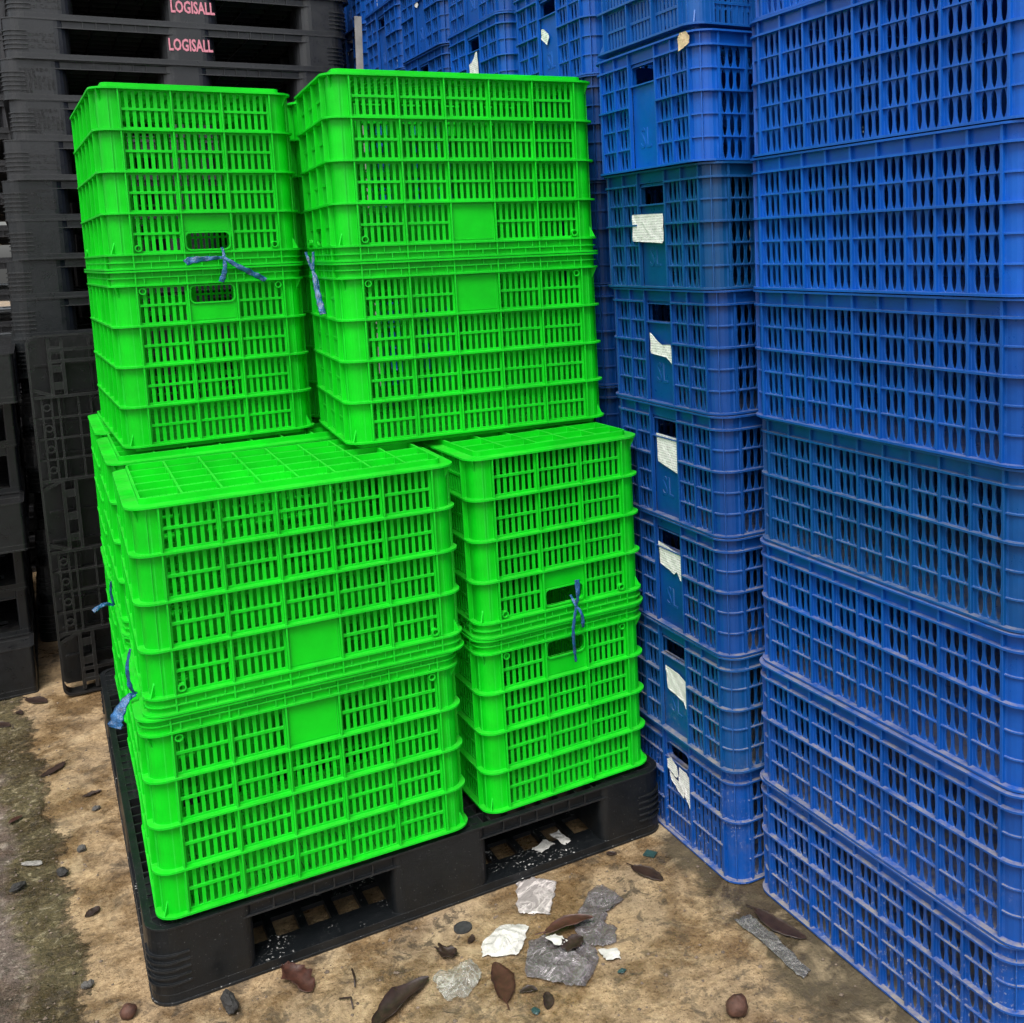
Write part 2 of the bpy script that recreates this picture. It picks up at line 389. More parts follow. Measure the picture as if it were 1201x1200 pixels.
# ------------------------------------------------------------------ green crate
GL, GW, GH = 0.610, 0.420, 0.399
GF = 0.012                      # foot below the base flange
def make_green(mat):
    root = empty('plastic_crate')
    ins, rc = 0.013, 0.027
    Lw, Ww = GL - 2 * ins, GW - 2 * ins
    band0 = GH - 0.033
    row = (band0 - GF) / 4
    th = 0.003
    for side in range(4):
        T, length = wallT(side, Lw, Ww)
        mb = MB()
        long_ = side in (0, 2)
        cols = 5 if long_ else 3
        Rr = (0.2508 if long_ else 0.1558)
        p = 2 * Rr / cols
        F = length / 2 - rc
        m = 0.0055
        # plain end strips and strips behind the uprights
        mb.box(-F, -Rr + m, GF, band0, -th, 0, T); mb.box(Rr - m, F, GF, band0, -th, 0, T)
        for k in range(cols + 1):
            u = -Rr + k * p
            if 0 < k < cols: mb.box(u - m, u + m, GF, band0, -th, 0, T)
            mb.box(u - .0014, u + .0014, GF + .003, GH - .003, -.001, .0105, T)
        # ledges all round
        for k in range(1, 5):
            z = GF + row * k
            mb.box(-F, F, z - .002, z + .002, -.001, .0118, T)
        for k in range(cols):
            a, b = -Rr + k * p + m, -Rr + (k + 1) * p - m
            for r_ in range(4):
                z0, z1 = GF + row * r_, GF + row * (r_ + 1)
                e = .0065
                mb.box(a, b, z0, z0 + e, -th, 0, T); mb.box(a, b, z1 - e, z1, -th, 0, T)
                zm = (z0 + z1) / 2
                mid = cols // 2 == k
                if r_ == 3 and mid and long_:
                    mb.box(a, b, z0 + e, z1 - e, -th, 0.0012, T); continue
                halves = [(z0 + e, zm - .0026), (zm + .0026, z1 - e)]
                if r_ == 3 and mid:
                    mb.box(a, b, z0 + e, zm - .004, -th, 0.0012, T)
                    ua, ub, va, vb = a + .001, b - .001, zm + .001, z1 - e + .003
                    hole_frame(mb, a, b, zm - .004, z1 - e, (ua, ub), (va, vb - .004), .009, -th, 0, T)
                    hl = hold_lip(ua, ub, va, vb - .004, .009, -.006, .005, T).build('hand_hold', mat, None)
                    hl_side = hl
                    continue
                mb.box(a, b, zm - .0026, zm + .0026, -th, .0022, T)
                ng = 7; gap = .0072; bar = (b - a - ng * gap) / (ng - 1)
                for h0, h1 in halves:
                    for q in range(ng - 1):
                        u0 = a + gap + q * (gap + bar)
                        mb.box(u0, u0 + bar, h0, h1, -th + .0002, -.0003, T)
        # stiffening rims of the strap holes
        for s_ in (-1, 1):
            cu, cv = s_ * (Rr - .012), band0 - .013
            ring_o = [(cu + .0075 * math.cos(q * PI / 6), cv + .0075 * math.sin(q * PI / 6)) for q in range(12)]
            ring_i = [(cu + .0052 * math.cos(q * PI / 6), cv + .0052 * math.sin(q * PI / 6)) for q in range(12)]
            mb.ring(ring_o, ring_i, -.002, .008, T)
        wall = mb.build('wall', mat, root)
        if not long_: hl_side.parent = wall
    for sx, sy, a0 in CORN:
        mb = MB()
        cx, cy = sx * (Lw / 2 - rc), sy * (Ww / 2 - rc)
        arc_strip(mb, cx, cy, a0, a0 + PI / 2, rc - th, rc, GF, band0)
        for k in range(1, 5):
            z = GF + row * k
            arc_strip(mb, cx, cy, a0, a0 + PI / 2, rc - .001, rc + .0118, z - .002, z + .002)
        arc_strip(mb, cx, cy, a0 + .18, a0 + .215, rc - .001, rc + .0022, GF, band0, 1)
        # little gussets on the base flange and under the rim
        am = a0 + PI / 4
        for z0, z1 in ((GF + .003, GF + .03), (band0 - .003, band0 - .028)):
            d = Vector((math.cos(am), math.sin(am))); t = Vector((-d.y, d.x)) * .0012
            P0 = Vector((cx, cy)) + d * (rc - .001); P1 = Vector((cx, cy)) + d * (rc + .0115)
            vs = [(*(P0 - t), z0), (*(P1 - t), z0), (*(P0 - t), z1), (*(P0 + t), z0), (*(P1 + t), z0), (*(P0 + t), z1)]
            mb.add(vs, [[0, 1, 2], [5, 4, 3], [0, 3, 4, 1], [1, 4, 5, 2], [2, 5, 3, 0]])
        mb.build('corner', mat, root)
    # rim
    mb = MB()
    ow = lambda w: rrect(Lw + 2 * w, Ww + 2 * w, rc + w, 7)
    mb.ring(ow(.0035), ow(-th), band0 + .002, GH - .001)
    mb.ring(ow(.0148), ow(.003), GH - .0042, GH - .0004)
    mb.ring(ow(.0095), ow(.003), band0 + .0155, band0 + .0178)
    for side in range(4):
        T, length = wallT(side, Lw, Ww)
        F = length / 2 - rc
        Rr = (0.2508 if side in (0, 2) else 0.1558); cols = 5 if side in (0, 2) else 3
        p = 2 * Rr / cols / 3
        for k in range(cols * 3 + 1):
            u = -Rr + k * p
            mb.box(u - .0009, u + .0009, band0 + .0175, GH - .004, .003, .0092, T)
            u2 = u + p / 2
            if k < cols * 3: mb.box(u2 - .0009, u2 + .0009, band0 + .001, band0 + .0158, .003, .0092, T)
    mb.build('rim', mat, root)
    # base: flange, foot frame, grid and slats
    mb = MB()
    mb.ring(ow(.0125), ow(-.016), GF - .0006, GF + .0034)
    mb.ring(ow(-.0125), ow(-.0165), 0, GF)
    bx, by = Lw / 2 - .0165, Ww / 2 - .0165
    nx, ny = 8, 5
    for k in range(1, nx): mb.box(-bx + 2 * bx * k / nx - .0019, -bx + 2 * bx * k / nx + .0019, -by, by, .0002, GF + .0040)
    for k in range(1, ny): mb.box(-bx, bx, -by + 2 * by * k / ny - .0020, -by + 2 * by * k / ny + .0020, .0004, GF + .0042)
    ns = 46
    for k in range(ns):
        u = -bx + 2 * bx * (k + .5) / ns
        mb.box(u - .0051, u + .0051, -by, by, GF + .0012, GF + .0032)
    for k in range(ny): 
        v = -by + 2 * by * (k + .5) / ny
        mb.box(-bx, bx, v - .003, v + .003, GF + .0015, GF + .0036)
    mb.build('base', mat, root)
    return root

# ------------------------------------------------------------------ blue crate with oval slots
BL, BW, BH = 0.692, 0.460, 0.254
def make_blue(mat, variant='oval'):
    root = empty('plastic_crate')
    ins, rc = 0.011, 0.036
    Lw, Ww = BL - 2 * ins, BW - 2 * ins
    H = BH - .0015
    zb, zm = .887 * BH, .54 * BH
    th = .003
    oval = variant == 'oval'
    for side in range(4):
        T, length = wallT(side, Lw, Ww)
        mb = MB()
        long_ = side in (0, 2)
        F = length / 2 - rc
        if long_ or not oval:
            pass
        if long_:
            p = .0654; cells = [(-4.5 * p + k * p, -4.5 * p + (k + 1) * p) for k in range(9)]; pan = None; Rr = 4.5 * p
        elif oval:
            p = .064; cells = [(-.184, -.12), (-.12, -.056), (.056, .12), (.12, .184)]; pan = (-.056, .056); Rr = .184
        else:
            cells = [(-.184, -.056), (.056, .184)]; pan = (-.056, .056); Rr = .184
        mb.box(-F, -Rr, .002, zb, -th, 0, T); mb.box(Rr, F, .002, zb, -th, 0, T)
        def ledge(z, d, t=.0018):
            segs = [(-F, F)] if pan is None else [(-F, pan[0] - .002), (pan[1] + .002, F)]
            for a, b in segs: mb.box(a, b, z - t, z + t, -.001, d, T)
        ledge(zm, .0096); ledge(zb - .001, .0096)
        rows = [.004 + (zm - .004) * k / 3 for k in range(4)] + [zm + (zb - zm) * k / 2 for k in (1, 2)]
        if not oval and not long_: rows = [.004, zm * .5, zm, (zm + zb) / 2, zb]
        edges = sorted({round(c, 5) for q in cells for c in q})
        for u in edges:
            mb.box(u - .0022, u + .0022, .003, H - .002, -.001, .0070, T)
        # faint sub-ledges on the plain end strips
        for z in rows[1:-1]:
            if abs(z - zm) > .002:
                for a, b in ((-F, -Rr - .0022), (Rr + .0022, F)):
                    mb.box(a, b, z - .0012, z + .0012, -.001, .0036, T)
        for a, b in cells:
            for r0, r1 in zip(rows, rows[1:]):
                e = .0012
                mb.box(a, b, r0 - (0 if r0 < .005 else e), r0 + e, -th, 0, T)
                if abs(r0 - zm) > .002 and r0 > .005:
                    mb.box(a + .0022, b - .0022, r0 - .0011, r0 + .0011, -.001, .0042, T)
                v0, v1 = r0 + e, r1 - e
                if oval or long_:
                    nseg = 8; c0 = (a + b) / 2; ps = .0176; hw = .0062
                    def prof(sgn, c):
                        out = []
                        for q in range(nseg + 1):
                            t_ = -1 + 2 * q / nseg
                            s_ = math.sin(t_ * PI / 2)
                            x = hw * math.sqrt(max(0, 1 - abs(s_) ** 2.0))
                            out.append((c + sgn * x, v0 + (v1 - v0) * (s_ + 1) / 2))
                        return out
                    cs = [c0 - ps, c0, c0 + ps]
                    mb.strip([(a, q[1]) for q in prof(-1, cs[0])], prof(-1, cs[0]), -th + .0001, -.0001, T)
                    for i in (0, 1): mb.strip(prof(1, cs[i]), prof(-1, cs[i + 1]), -th + .0001, -.0001, T)
                    mb.strip(prof(1, cs[2]), [(b, q[1]) for q in prof(1, cs[2])], -th + .0001, -.0001, T)
                else:
                    npr = 8; gap = .0085; bar = (b - a - .006 - npr * gap) / (npr - 1)
                    mb.box(a, a + .003, v0, v1, -th, -.0001, T); mb.box(b - .003, b, v0, v1, -th, -.0001, T)
                    for q in range(npr - 1):
                        u0 = a + .003 + gap + q * (gap + bar)
                        mb.box(u0, u0 + bar, v0, v1, -th, -.0001, T)
                        if q % 2 == 0:
                            vm = (v0 + v1) / 2
                            mb.box(u0 + bar, u0 + bar + gap, vm - .006, vm + .006, -th, -.0002, T)
        wall_panel = None
        if pan:
            a, b = pan[0] + .0022, pan[1] - .0022
            va, vb = .715 * BH, .862 * BH
            rr_ = .003 if oval else .014
            if oval:
                hole_frame(mb, a, b, .004, zb, (a + .002, b - .002), (va, vb), rr_, -.0065, -.0035, T)
            else:
                hole_frame(mb, a, b, .60 * BH, zb, (a + .006, b - .006), (va, vb), rr_, -.0035, -.0005, T)
                zr = [.004, .2 * BH, .4 * BH, .6 * BH]
                for r0, r1 in zip(zr, zr[1:]):
                    mb.box(a, b, r0, r0 + .004, -th, .003, T)
                    npr = 7; gap = .0085; bar = (b - a - npr * gap) / (npr - 1)
                    for q in range(npr - 1):
                        u0 = a + gap + q * (gap + bar)
                        mb.box(u0, u0 + bar, r0 + .004, r1, -th, -.0001, T)
            mb.box(a, b, va - .0035, va - .001, -.004, .0035, T)
        wall = mb.build('wall', mat, root)
        if pan:
            lp = hold_lip(a + (.002 if oval else .006), b - (.002 if oval else .006), va, vb, rr_, -.012, -.0008 if oval else .004, T, .0016)
            lp.build('hand_hold', mat, wall)
    for sx, sy, a0 in CORN:
        mb = MB()
        cx, cy = sx * (Lw / 2 - rc), sy * (Ww / 2 - rc)
        arc_strip(mb, cx, cy, a0, a0 + PI / 2, rc - th, rc, .002, zb)
        rows = [.004 + (zm - .004) * k / 3 for k in range(4)] + [zm + (zb - zm) * k / 2 for k in (1, 2)]
        for z in rows[1:-1]:
            full = abs(z - zm) < .002
            if full: arc_strip(mb, cx, cy, a0, a0 + PI / 2, rc - .001, rc + .0096, z - .0018, z + .0018)
            elif oval: arc_strip(mb, cx, cy, a0, a0 + PI / 2, rc - .001, rc + .0036, z - .0012, z + .0012)
        arc_strip(mb, cx, cy, a0, a0 + PI / 2, rc - .001, rc + .0096, zb - .0028, zb + .0008)
        arc_strip(mb, cx, cy, a0 + PI / 4 - .02, a0 + PI / 4 + .02, rc - .001, rc + .0066, .003, H - .002, 1)
        mb.build('corner', mat, root)
    ow = lambda w: rrect(Lw + 2 * w, Ww + 2 * w, rc + w, 7)
    mb = MB()
    mb.ring(ow(0.0004), ow(-th), zb + .0012, H - .0004)
    mb.ring(ow(.0112), ow(-.002), H - .0034, H)
    mb.build('rim', mat, root)
    mb = MB()
    mb.ring(ow(.0112), ow(-.004), 0.0008, .0046)
    n = 7
    bp = ow(-.0045)
    mb.prism(bp, .0012, .0036)
    mb.build('base', mat, root)
    return root

# ------------------------------------------------------------------ text
def text_part(name, body, size, mat, parent, loc, rot, depth=.0008, align='CENTER', sx=1.0, spacing=1.0, bold=0.0):
    cu = bpy.data.curves.new(name, 'FONT'); cu.body = body; cu.size = size; cu.extrude = depth
    cu.align_x = align; cu.align_y = 'CENTER'; cu.resolution_u = 2; cu.offset = bold; cu.space_line = spacing
    t = bpy.data.objects.new(name + '_source', cu); COL.objects.link(t)
    dg = bpy.context.evaluated_depsgraph_get()
    me = bpy.data.meshes.new_from_object(t.evaluated_get(dg))
    COL.objects.unlink(t); bpy.data.objects.remove(t)
    me.materials.clear(); me.materials.append(mat)
    o = bpy.data.objects.new(name, me); COL.objects.link(o); o.parent = parent
    o.location = loc; o.rotation_euler = rot; o.scale = (sx, 1, 1)
    return o

# ------------------------------------------------------------------ pallets
def pfoot(x0, x1, y0, y1, rs, n=6):
    return [((x0 + x1) / 2 + x, (y0 + y1) / 2 + y) for x, y in rrect(x1 - x0, y1 - y0, 0, n, rs)]

def make_pallet(name, W, D, h, xs, ys, mat, r_out=.045, ribs=(.2, .34, .48, .62, .76), grid=.042, deck_solid=False, flare=.02):
    """block pallet, origin at its base centre; xs, ys = the fork openings as fractions of W and D"""
    root = empty(name)
    X = [-W / 2, -W / 2 + xs[0], -W / 2 + xs[1], -W / 2 + xs[2], -W / 2 + xs[3], W / 2]
    Y = [-D / 2, -D / 2 + ys[0], -D / 2 + ys[1], -D / 2 + ys[2], -D / 2 + ys[3], D / 2]
    zb, zt = .020, h - .030
    # upper deck
    mb = MB()
    ow = lambda e, q=0: rrect(W + 2 * e, D + 2 * e, r_out + e, 7)
    mb.ring(ow(-.009), ow(-.013), zt + .0032, h - .0037)             # recessed beam
    mb.ring(ow(.0018), ow(-.012), h - .0035, h)                 # top lip
    mb.ring(ow(-.0006), ow(-.012), zt, zt + .003)                # lower lip
    x0, x1, y0, y1 = -W / 2 + .0122, W / 2 - .0122, -D / 2 + .0122, D / 2 - .0122
    if deck_solid: mb.prism(ow(-.0125), h - .006, h - .002)
    nx = int(round((x1 - x0) / grid)); ny = int(round((y1 - y0) / grid))
    for k in range(1, nx):
        x = x0 + (x1 - x0) * k / nx; mb.box(x - .002, x + .002, y0, y1, zt + .001, h - .0012)
    for k in range(1, ny):
        y = y0 + (y1 - y0) * k / ny; mb.box(x0, x1, y - .002, y + .002, zt + .0012, h - .001)
    for (a, b) in ((X[0], X[1]), (X[2], X[3]), (X[4], X[5])):     # closed plates over the blocks
        for (c, d) in ((Y[0], Y[1]), (Y[2], Y[3]), (Y[4], Y[5])):
            mb.box(max(a, x0) + .012, min(b, x1) - .012, max(c, y0) + .012, min(d, y1) - .012, h - .0075, h - .0028)
    for (a, b) in ((X[1], X[2]), (X[3], X[4])):                   # riblets across the recessed beam above each opening
        for k in range(1, 7):
            u = a + (b - a) * k / 7
            for s_ in (-1, 1):
                y = s_ * D / 2
                ylo, yhi = sorted((y - s_ * .0095, y - s_ * .0012))
                mb.box(u - .0012, u + .0012, ylo, yhi, zt + .0025, h - .003)
    mb.build('top_deck', mat, root)
    # blocks
    for i, (a, b) in enumerate(((X[0], X[1]), (X[2], X[3]), (X[4], X[5]))):
        for j, (c, d) in enumerate(((Y[0], Y[1]), (Y[2], Y[3]), (Y[4], Y[5]))):
            rs = [flare] * 4
            if i == 2 and j == 0: rs[0] = r_out
            if i == 2 and j == 2: rs[1] = r_out
            if i == 0 and j == 2: rs[2] = r_out
            if i == 0 and j == 0: rs[3] = r_out
            mb = MB()
            # edges that lie on the outside stay in the face plane, the opening side rounds inwards
            mb.prism(pfoot(a + (.0004 if i == 0 else 0), b - (.0004 if i == 2 else 0), c + (.0004 if j == 0 else 0), d - (.0004 if j == 2 else 0), rs), zb, h - .0042)
            if j == 0 and i != 1 or j == 2 and i != 1:
                # moulded bands wrapped round the corner
                sx = -1 if i == 0 else 1; sy = -1 if j == 0 else 1
                cx, cy = sx * (W / 2 - r_out), sy * (D / 2 - r_out)
                a0 = {(1, -1): -PI / 2, (1, 1): 0, (-1, 1): PI / 2, (-1, -1): PI}[(sx, sy)]
                for q in ribs:
                    z = zb + (zt - zb) * q
                    arc_strip(mb, cx, cy, a0, a0 + PI / 2, r_out - .002, r_out + .0042, z - .0018, z + .0018)
                    # runs on a little along both faces, fading into the face
                    ln = .022
                    xa, xb = (cx, cx - sx * ln)
                    mb.box(min(xa, xb), max(xa, xb), min(sy * (D / 2 - .001), sy * (D / 2 + .0032)), max(sy * (D / 2 - .001), sy * (D / 2 + .0032)), z - .0013, z + .0013)
                    ya, yb = (cy, cy - sy * ln)
                    mb.box(min(sx * (W / 2 - .001), sx * (W / 2 + .0032)), max(sx * (W / 2 - .001), sx * (W / 2 + .0032)), min(ya, yb), max(ya, yb), z - .0013, z + .0013)
            mb.build('block', mat, root)
    # lower deck: runners with windows
    mb = MB()
    mb.ring(ow(0.0022), ow(-.004), 0, .0045)
    mb.ring(ow(0), ow(-.070), .0045, zb)
    xa, xb, ya, yb = -W / 2 + .07, W / 2 - .07, -D / 2 + .07, D / 2 - .07
    mb.box(X[2] + .01, X[3] - .01, ya, yb, .004, zb - .001)
    for (c, d) in ((Y[2] + .01, Y[3] - .01),):
        mb.box(xa, X[2] + .01, c, d, .0045, zb - .0012); mb.box(X[3] - .01, xb, c, d, .0045, zb - .0012)
    for (a, b) in ((X[1], X[2]), (X[3], X[4])):
        for k in range(1, 5):
            x = a - .02 + (b - a + .04) * k / 5
            for (c, d) in ((ya, Y[2] + .01), (Y[3] - .01, yb)):
                mb.box(x - .008, x + .008, c, d, .006, zb - .003)
        # closed plate between the windows near the front and back edges
        for (c, d) in ((ya + .075, Y[2] + .005), (Y[3] - .005, yb - .075)):
            mb.box(a - .02, b + .02, c, d, .0065, zb - .004)
    mb.build('bottom_deck', mat, root)
    return root

# ------------------------------------------------------------------ world, camera, light
def setup():
    w = bpy.data.worlds.new('World'); sc.world = w; w.use_nodes = True
    nt = w.node_tree; bg = nt.nodes['Background']
    sky = nt.nodes.new('ShaderNodeTexSky'); sky.sky_type = 'NISHITA'; sky.sun_disc = False
    SE, SR = R(60), R(215)
    sky.sun_elevation = SE; sky.sun_rotation = SR; sky.air_density = 1.0; sky.dust_density = 4.0; sky.ozone_density = 1.0
    hs = nt.nodes.new('ShaderNodeHueSaturation'); hs.inputs['Saturation'].default_value = 0.35
    nt.links.new(sky.outputs[0], hs.inputs['Color']); nt.links.new(hs.outputs[0], bg.inputs[0])
    bg.inputs[1].default_value = 0.115
    sd = bpy.data.lights.new('sun', 'SUN'); sd.energy = 1.35; sd.angle = R(28); sd.color = (1, .965, .92)
    so = bpy.data.objects.new('sun', sd); COL.objects.link(so)
    d = Vector((math.sin(SR) * math.cos(SE), math.cos(SR) * math.cos(SE), math.sin(SE)))
    so.rotation_euler = d.to_track_quat('Z', 'Y').to_euler(); so.location = d * 20
    cd = bpy.data.cameras.new('camera'); co = bpy.data.objects.new('camera', cd); COL.objects.link(co)
    rt = Vector((0.8652895, -0.49983129, -0.03798376)); up = Vector((0.09446344, 0.08817562, 0.99161571)); fw = Vector((0.49229132, 0.86162274, -0.12351322))
    m = Matrix(((rt.x, up.x, -fw.x, -0.102994842), (rt.y, up.y, -fw.y, -2.01979436), (rt.z, up.z, -fw.z, 1.37042471), (0, 0, 0, 1)))
    co.matrix_world = m
    cd.sensor_fit = 'HORIZONTAL'; cd.sensor_width = 36; cd.lens = 1235.50964 / 1201 * 36
    cd.shift_x = (600.5 - 747.9512) / 1201; cd.shift_y = (438.2212 - 600.0) / 1201
    cd.clip_start = .02; cd.clip_end = 500
    sc.camera = co
    v = sc.view_settings; v.view_transform = 'Standard'; v.look = 'None'; v.gamma = 1; v.use_curve_mapping = False
    v.exposure = 1.08
    sc.cycles.max_bounces = 8; sc.cycles.diffuse_bounces = 4; sc.cycles.transparent_max_bounces = 12
    sc.cycles.use_denoising = True
setup()

# ------------------------------------------------------------------ ground
from mathutils import noise as mnoise
def ground_height(x, y):
    """worn concrete: fine pitting on the screed, broken aggregate on the old strip at the left; never above the feet of what stands on it"""
    d = x + .118 + .068 * y + .06 * mnoise.noise((x * 5, y * 5, 3.1)) + .03 * mnoise.noise((x * 19, y * 19, 7.7))
    f = mnoise.fractal((x * 22, y * 22, 0), 1.0, 2.0, 4)
    h = -.0010 + .0010 * f
    p = mnoise.noise((x * 75, y * 75, 9.0))
    if p > .42: h -= .004 * (p - .42)
    k = max(0.0, min(1.0, -d * 9))
    if k > 0:
        c = mnoise.cell_vector((x * 38 + 1.2 * mnoise.noise((x * 30, y * 30, 1)), y * 38 + 1.2 * mnoise.noise((x * 30, y * 30, 5)), 0.5))
        g = mnoise.fractal((x * 16, y * 16, 4), .9, 2.1, 5)
        h += k * (.0075 * g + .0045 * (c[0] - .5) * (1 if c[1] > .45 else .15) - .002)
    q = max(0.0, min(1.0, (x - .98) * 8)) if y < .2 else 0
    return min(h - .0015 * q, .006 if k > .3 else -.0001)
gx = [-60, -8, -1.6] + [-.52 + .006 * i for i in range(275)] + [1.6, 8, 60]
gy = [-60, -8, -2.2] + [-.86 + .0065 * i for i in range(430)] + [4, 12, 60]
gv = [(x, y, ground_height(x, y) if -.53 < x < 1.13 and -.87 < y < 1.94 else -.0012) for y in gy for x in gx]
nxg = len(gx)
gf = [[r * nxg + c, r * nxg + c + 1, (r + 1) * nxg + c + 1, (r + 1) * nxg + c] for r in range(len(gy) - 1) for c in range(nxg - 1)]
mb = MB(); mb.v = gv; mb.f = gf
tag(mb.build('ground', M_GROUND, None, True), kind='structure')

# ------------------------------------------------------------------ green crates on the black pallet
PH = 0.1527
C_GREEN = (0.004, 0.68, 0.014)
G_GROUP = 'green crates roped mouth to mouth in pairs on the black pallet'
gproto = make_green(M_GREEN)
gused = [False]
def green(x, y, yaw, z, inv, label, corner=(0, 0)):
    """(x, y) = the front-left corner seen from the front; yaw in radians; long side faces the front unless turned"""
    o = gproto if not gused[0] else copy_tree(gproto)
    gused[0] = True
    lx, ly = corner
    c, s = math.cos(yaw), math.sin(yaw)
    cx, cy = x + lx * c - ly * s, y + lx * s + ly * c
    turned = lx < ly
    o.location = (cx, cy, z)
    rz = yaw + (PI / 2 if turned else 0)
    o.rotation_euler = (PI, 0, rz) if inv else (0, 0, rz)
    tag(o, label, 'crate', G_GROUP)
    k = random.uniform(.94, 1.04)
    paint(o, (C_GREEN[0] * k, C_GREEN[1] * k, C_GREEN[2] * k))
    return o
LG, SH = (GL / 2, GW / 2), (GW / 2, GL / 2)
z1 = PH; z2 = PH + 2 * GH + .001; z3 = z2 + .0006; z4 = z3 + 2 * GH + .001
for x, y, t, zl, zh, cn, dlo, dhi, la, lb in (
    (-.002, -.009, -.015, z1, z2, LG, (-.008, 0), (.005, -.002), 'green crate with long side to the front, standing on the front left pallet corner', 'upturned green crate whose gridded base lies bare, on top of the front left pair'),
    (.639, -.006, .032, z1, z2, SH, (-.001, 0), (.001, -.002), 'green crate with short side to the front, standing on the front right pallet corner', 'upturned green crate on the front right pair, its short side and gridded base showing'),
    (.004, .472, 0.0, z1, z2, LG, (0, 0), (0, 0), 'lower green crate behind the front left pair, only its narrow end showing above the pallet', 'upper green crate of the second lower pair along the left edge of the pallet'),
    (.006, .945, 0.0, z1, z2, LG, (0, 0), (0, 0), 'lower green crate of the rearmost pair along the left edge of the pallet', 'upper green crate of the rearmost lower pair along the left edge of the pallet'),
    (.655, .66, 0.0, z1, z2, SH, (0, 0), (0, 0), 'lower green crate hidden at the back right of the pallet', 'upper green crate hidden at the back right of the pallet'),
    (.0439, .5025, .030, z3, z4, SH, (0, 0), (0, 0), 'green crate with short side to the front, lower half of the tall left pair', 'topmost green crate on the left, upturned, black pallets behind its top edge'),
    (.484, .650, -.05, z3, z4, LG, (0, 0), (0, 0), 'green crate of the upper pair hidden behind the tall right pair, lower half', 'green crate of the upper pair hidden behind the tall right pair, upturned half'),
    (.453, .203, -.070, z3, z4, LG, (0, 0), (0, 0), 'green crate with long side to the front, lower half of the tall right pair', 'topmost green crate on the right, upturned, blue stacks behind its top edge')):
    green(x + dlo[0], y + dlo[1], t, zl, False, la, cn)
    green(x + dhi[0], y + dhi[1], t, zh, True, lb, cn)

# ------------------------------------------------------------------ the pallet they stand on
xs = (.183, .453, .660, .935)
pal = make_pallet('plastic_pallet', 1.100, 1.46, PH, xs, (.21, .56, .86, 1.25), M_PALLET)
pal.location = (-.0283 + .55, -.011 + .73, 0)
tag(pal, 'wide black plastic pallet carrying all the green crates, flakes of white dirt in its openings', 'pallet')
paint(pal, (.0035, .0048, .0060))

# ------------------------------------------------------------------ blue stacks
bproto = make_blue(M_BLUE)
sl = text_part('lettering', 'SL', .062, M_BLUE, [c for c in bproto.children if c.name.startswith('wall')][3], (-BL / 2 + .0144, 0.004, .066), (PI / 2, 0, -PI / 2), .0009, sx=.8)
bvar = make_blue(M_BLUE, 'bar')
gblue = make_green(M_BLUE)
for p_ in (gblue,):
    def setm(o):
        if o.type == 'MESH': pass
        for c in o.children: setm(c)
    setm(p_)
used = set()
def blue(proto, x, y, z, rz, col, label, group):
    o = proto if proto.name not in used else copy_tree(proto)
    used.add(proto.name)
    o.location = (x, y, z); o.rotation_euler = (0, 0, rz)
    tag(o, label, 'crate', group); paint(o, col)
    return o
STD = (.0015, .064, .31); DEEP = (.0015, .046, .215); TEAL = (.0015, .060, .215); TEAL2 = (.0015, .058, .18); BRT = (.0015, .084, .41)
ORD = ['standing on the floor', 'second from the floor', 'third from the floor', 'fourth from the floor', 'fifth from the floor', 'sixth from the floor', 'seventh from the floor', 'eighth from the floor', 'ninth from the floor', 'tenth from the floor', 'topmost']

# stack in front on the right: long oval-slotted sides
G1 = 'blue crates of the near right stack showing their long sides'
b1y = [-.348, -.356, -.354, -.354, -.352, -.354, -.364, -.370]
b1x = [1.121, 1.122, 1.131, 1.137, 1.130, 1.129, 1.128, 1.133]
b1c = [STD, STD, STD, TEAL, STD, BRT, BRT, BRT]
b1l = ['mud-spattered blue crate on the floor at the bottom of the near right stack',
       'blue crate with dusty ledges, second from the floor in the near right stack',
       'blue crate with dusty ledges, third from the floor in the near right stack',
       'teal-tinged darker blue crate, the only one in the near right stack',
       'bright blue crate directly on top of the teal-tinged one in the near right stack',
       'clean bright blue crate, second above the teal-tinged one in the near right stack',
       'clean bright blue crate, third above the teal-tinged one in the near right stack',
       'topmost blue crate of the near right stack, cut off by the photo']
for n in range(8):
    # the long side faces -x: local -y turned to -x
    cx = b1x[n] + BW / 2
    cy = b1y[n] + .0517 - BL / 2
    blue(bproto, cx, cy, n * BH, -PI / 2 + R((.3, .5, .2, -.3, .1, -.2, .2, 0)[n]), b1c[n], b1l[n], G1)

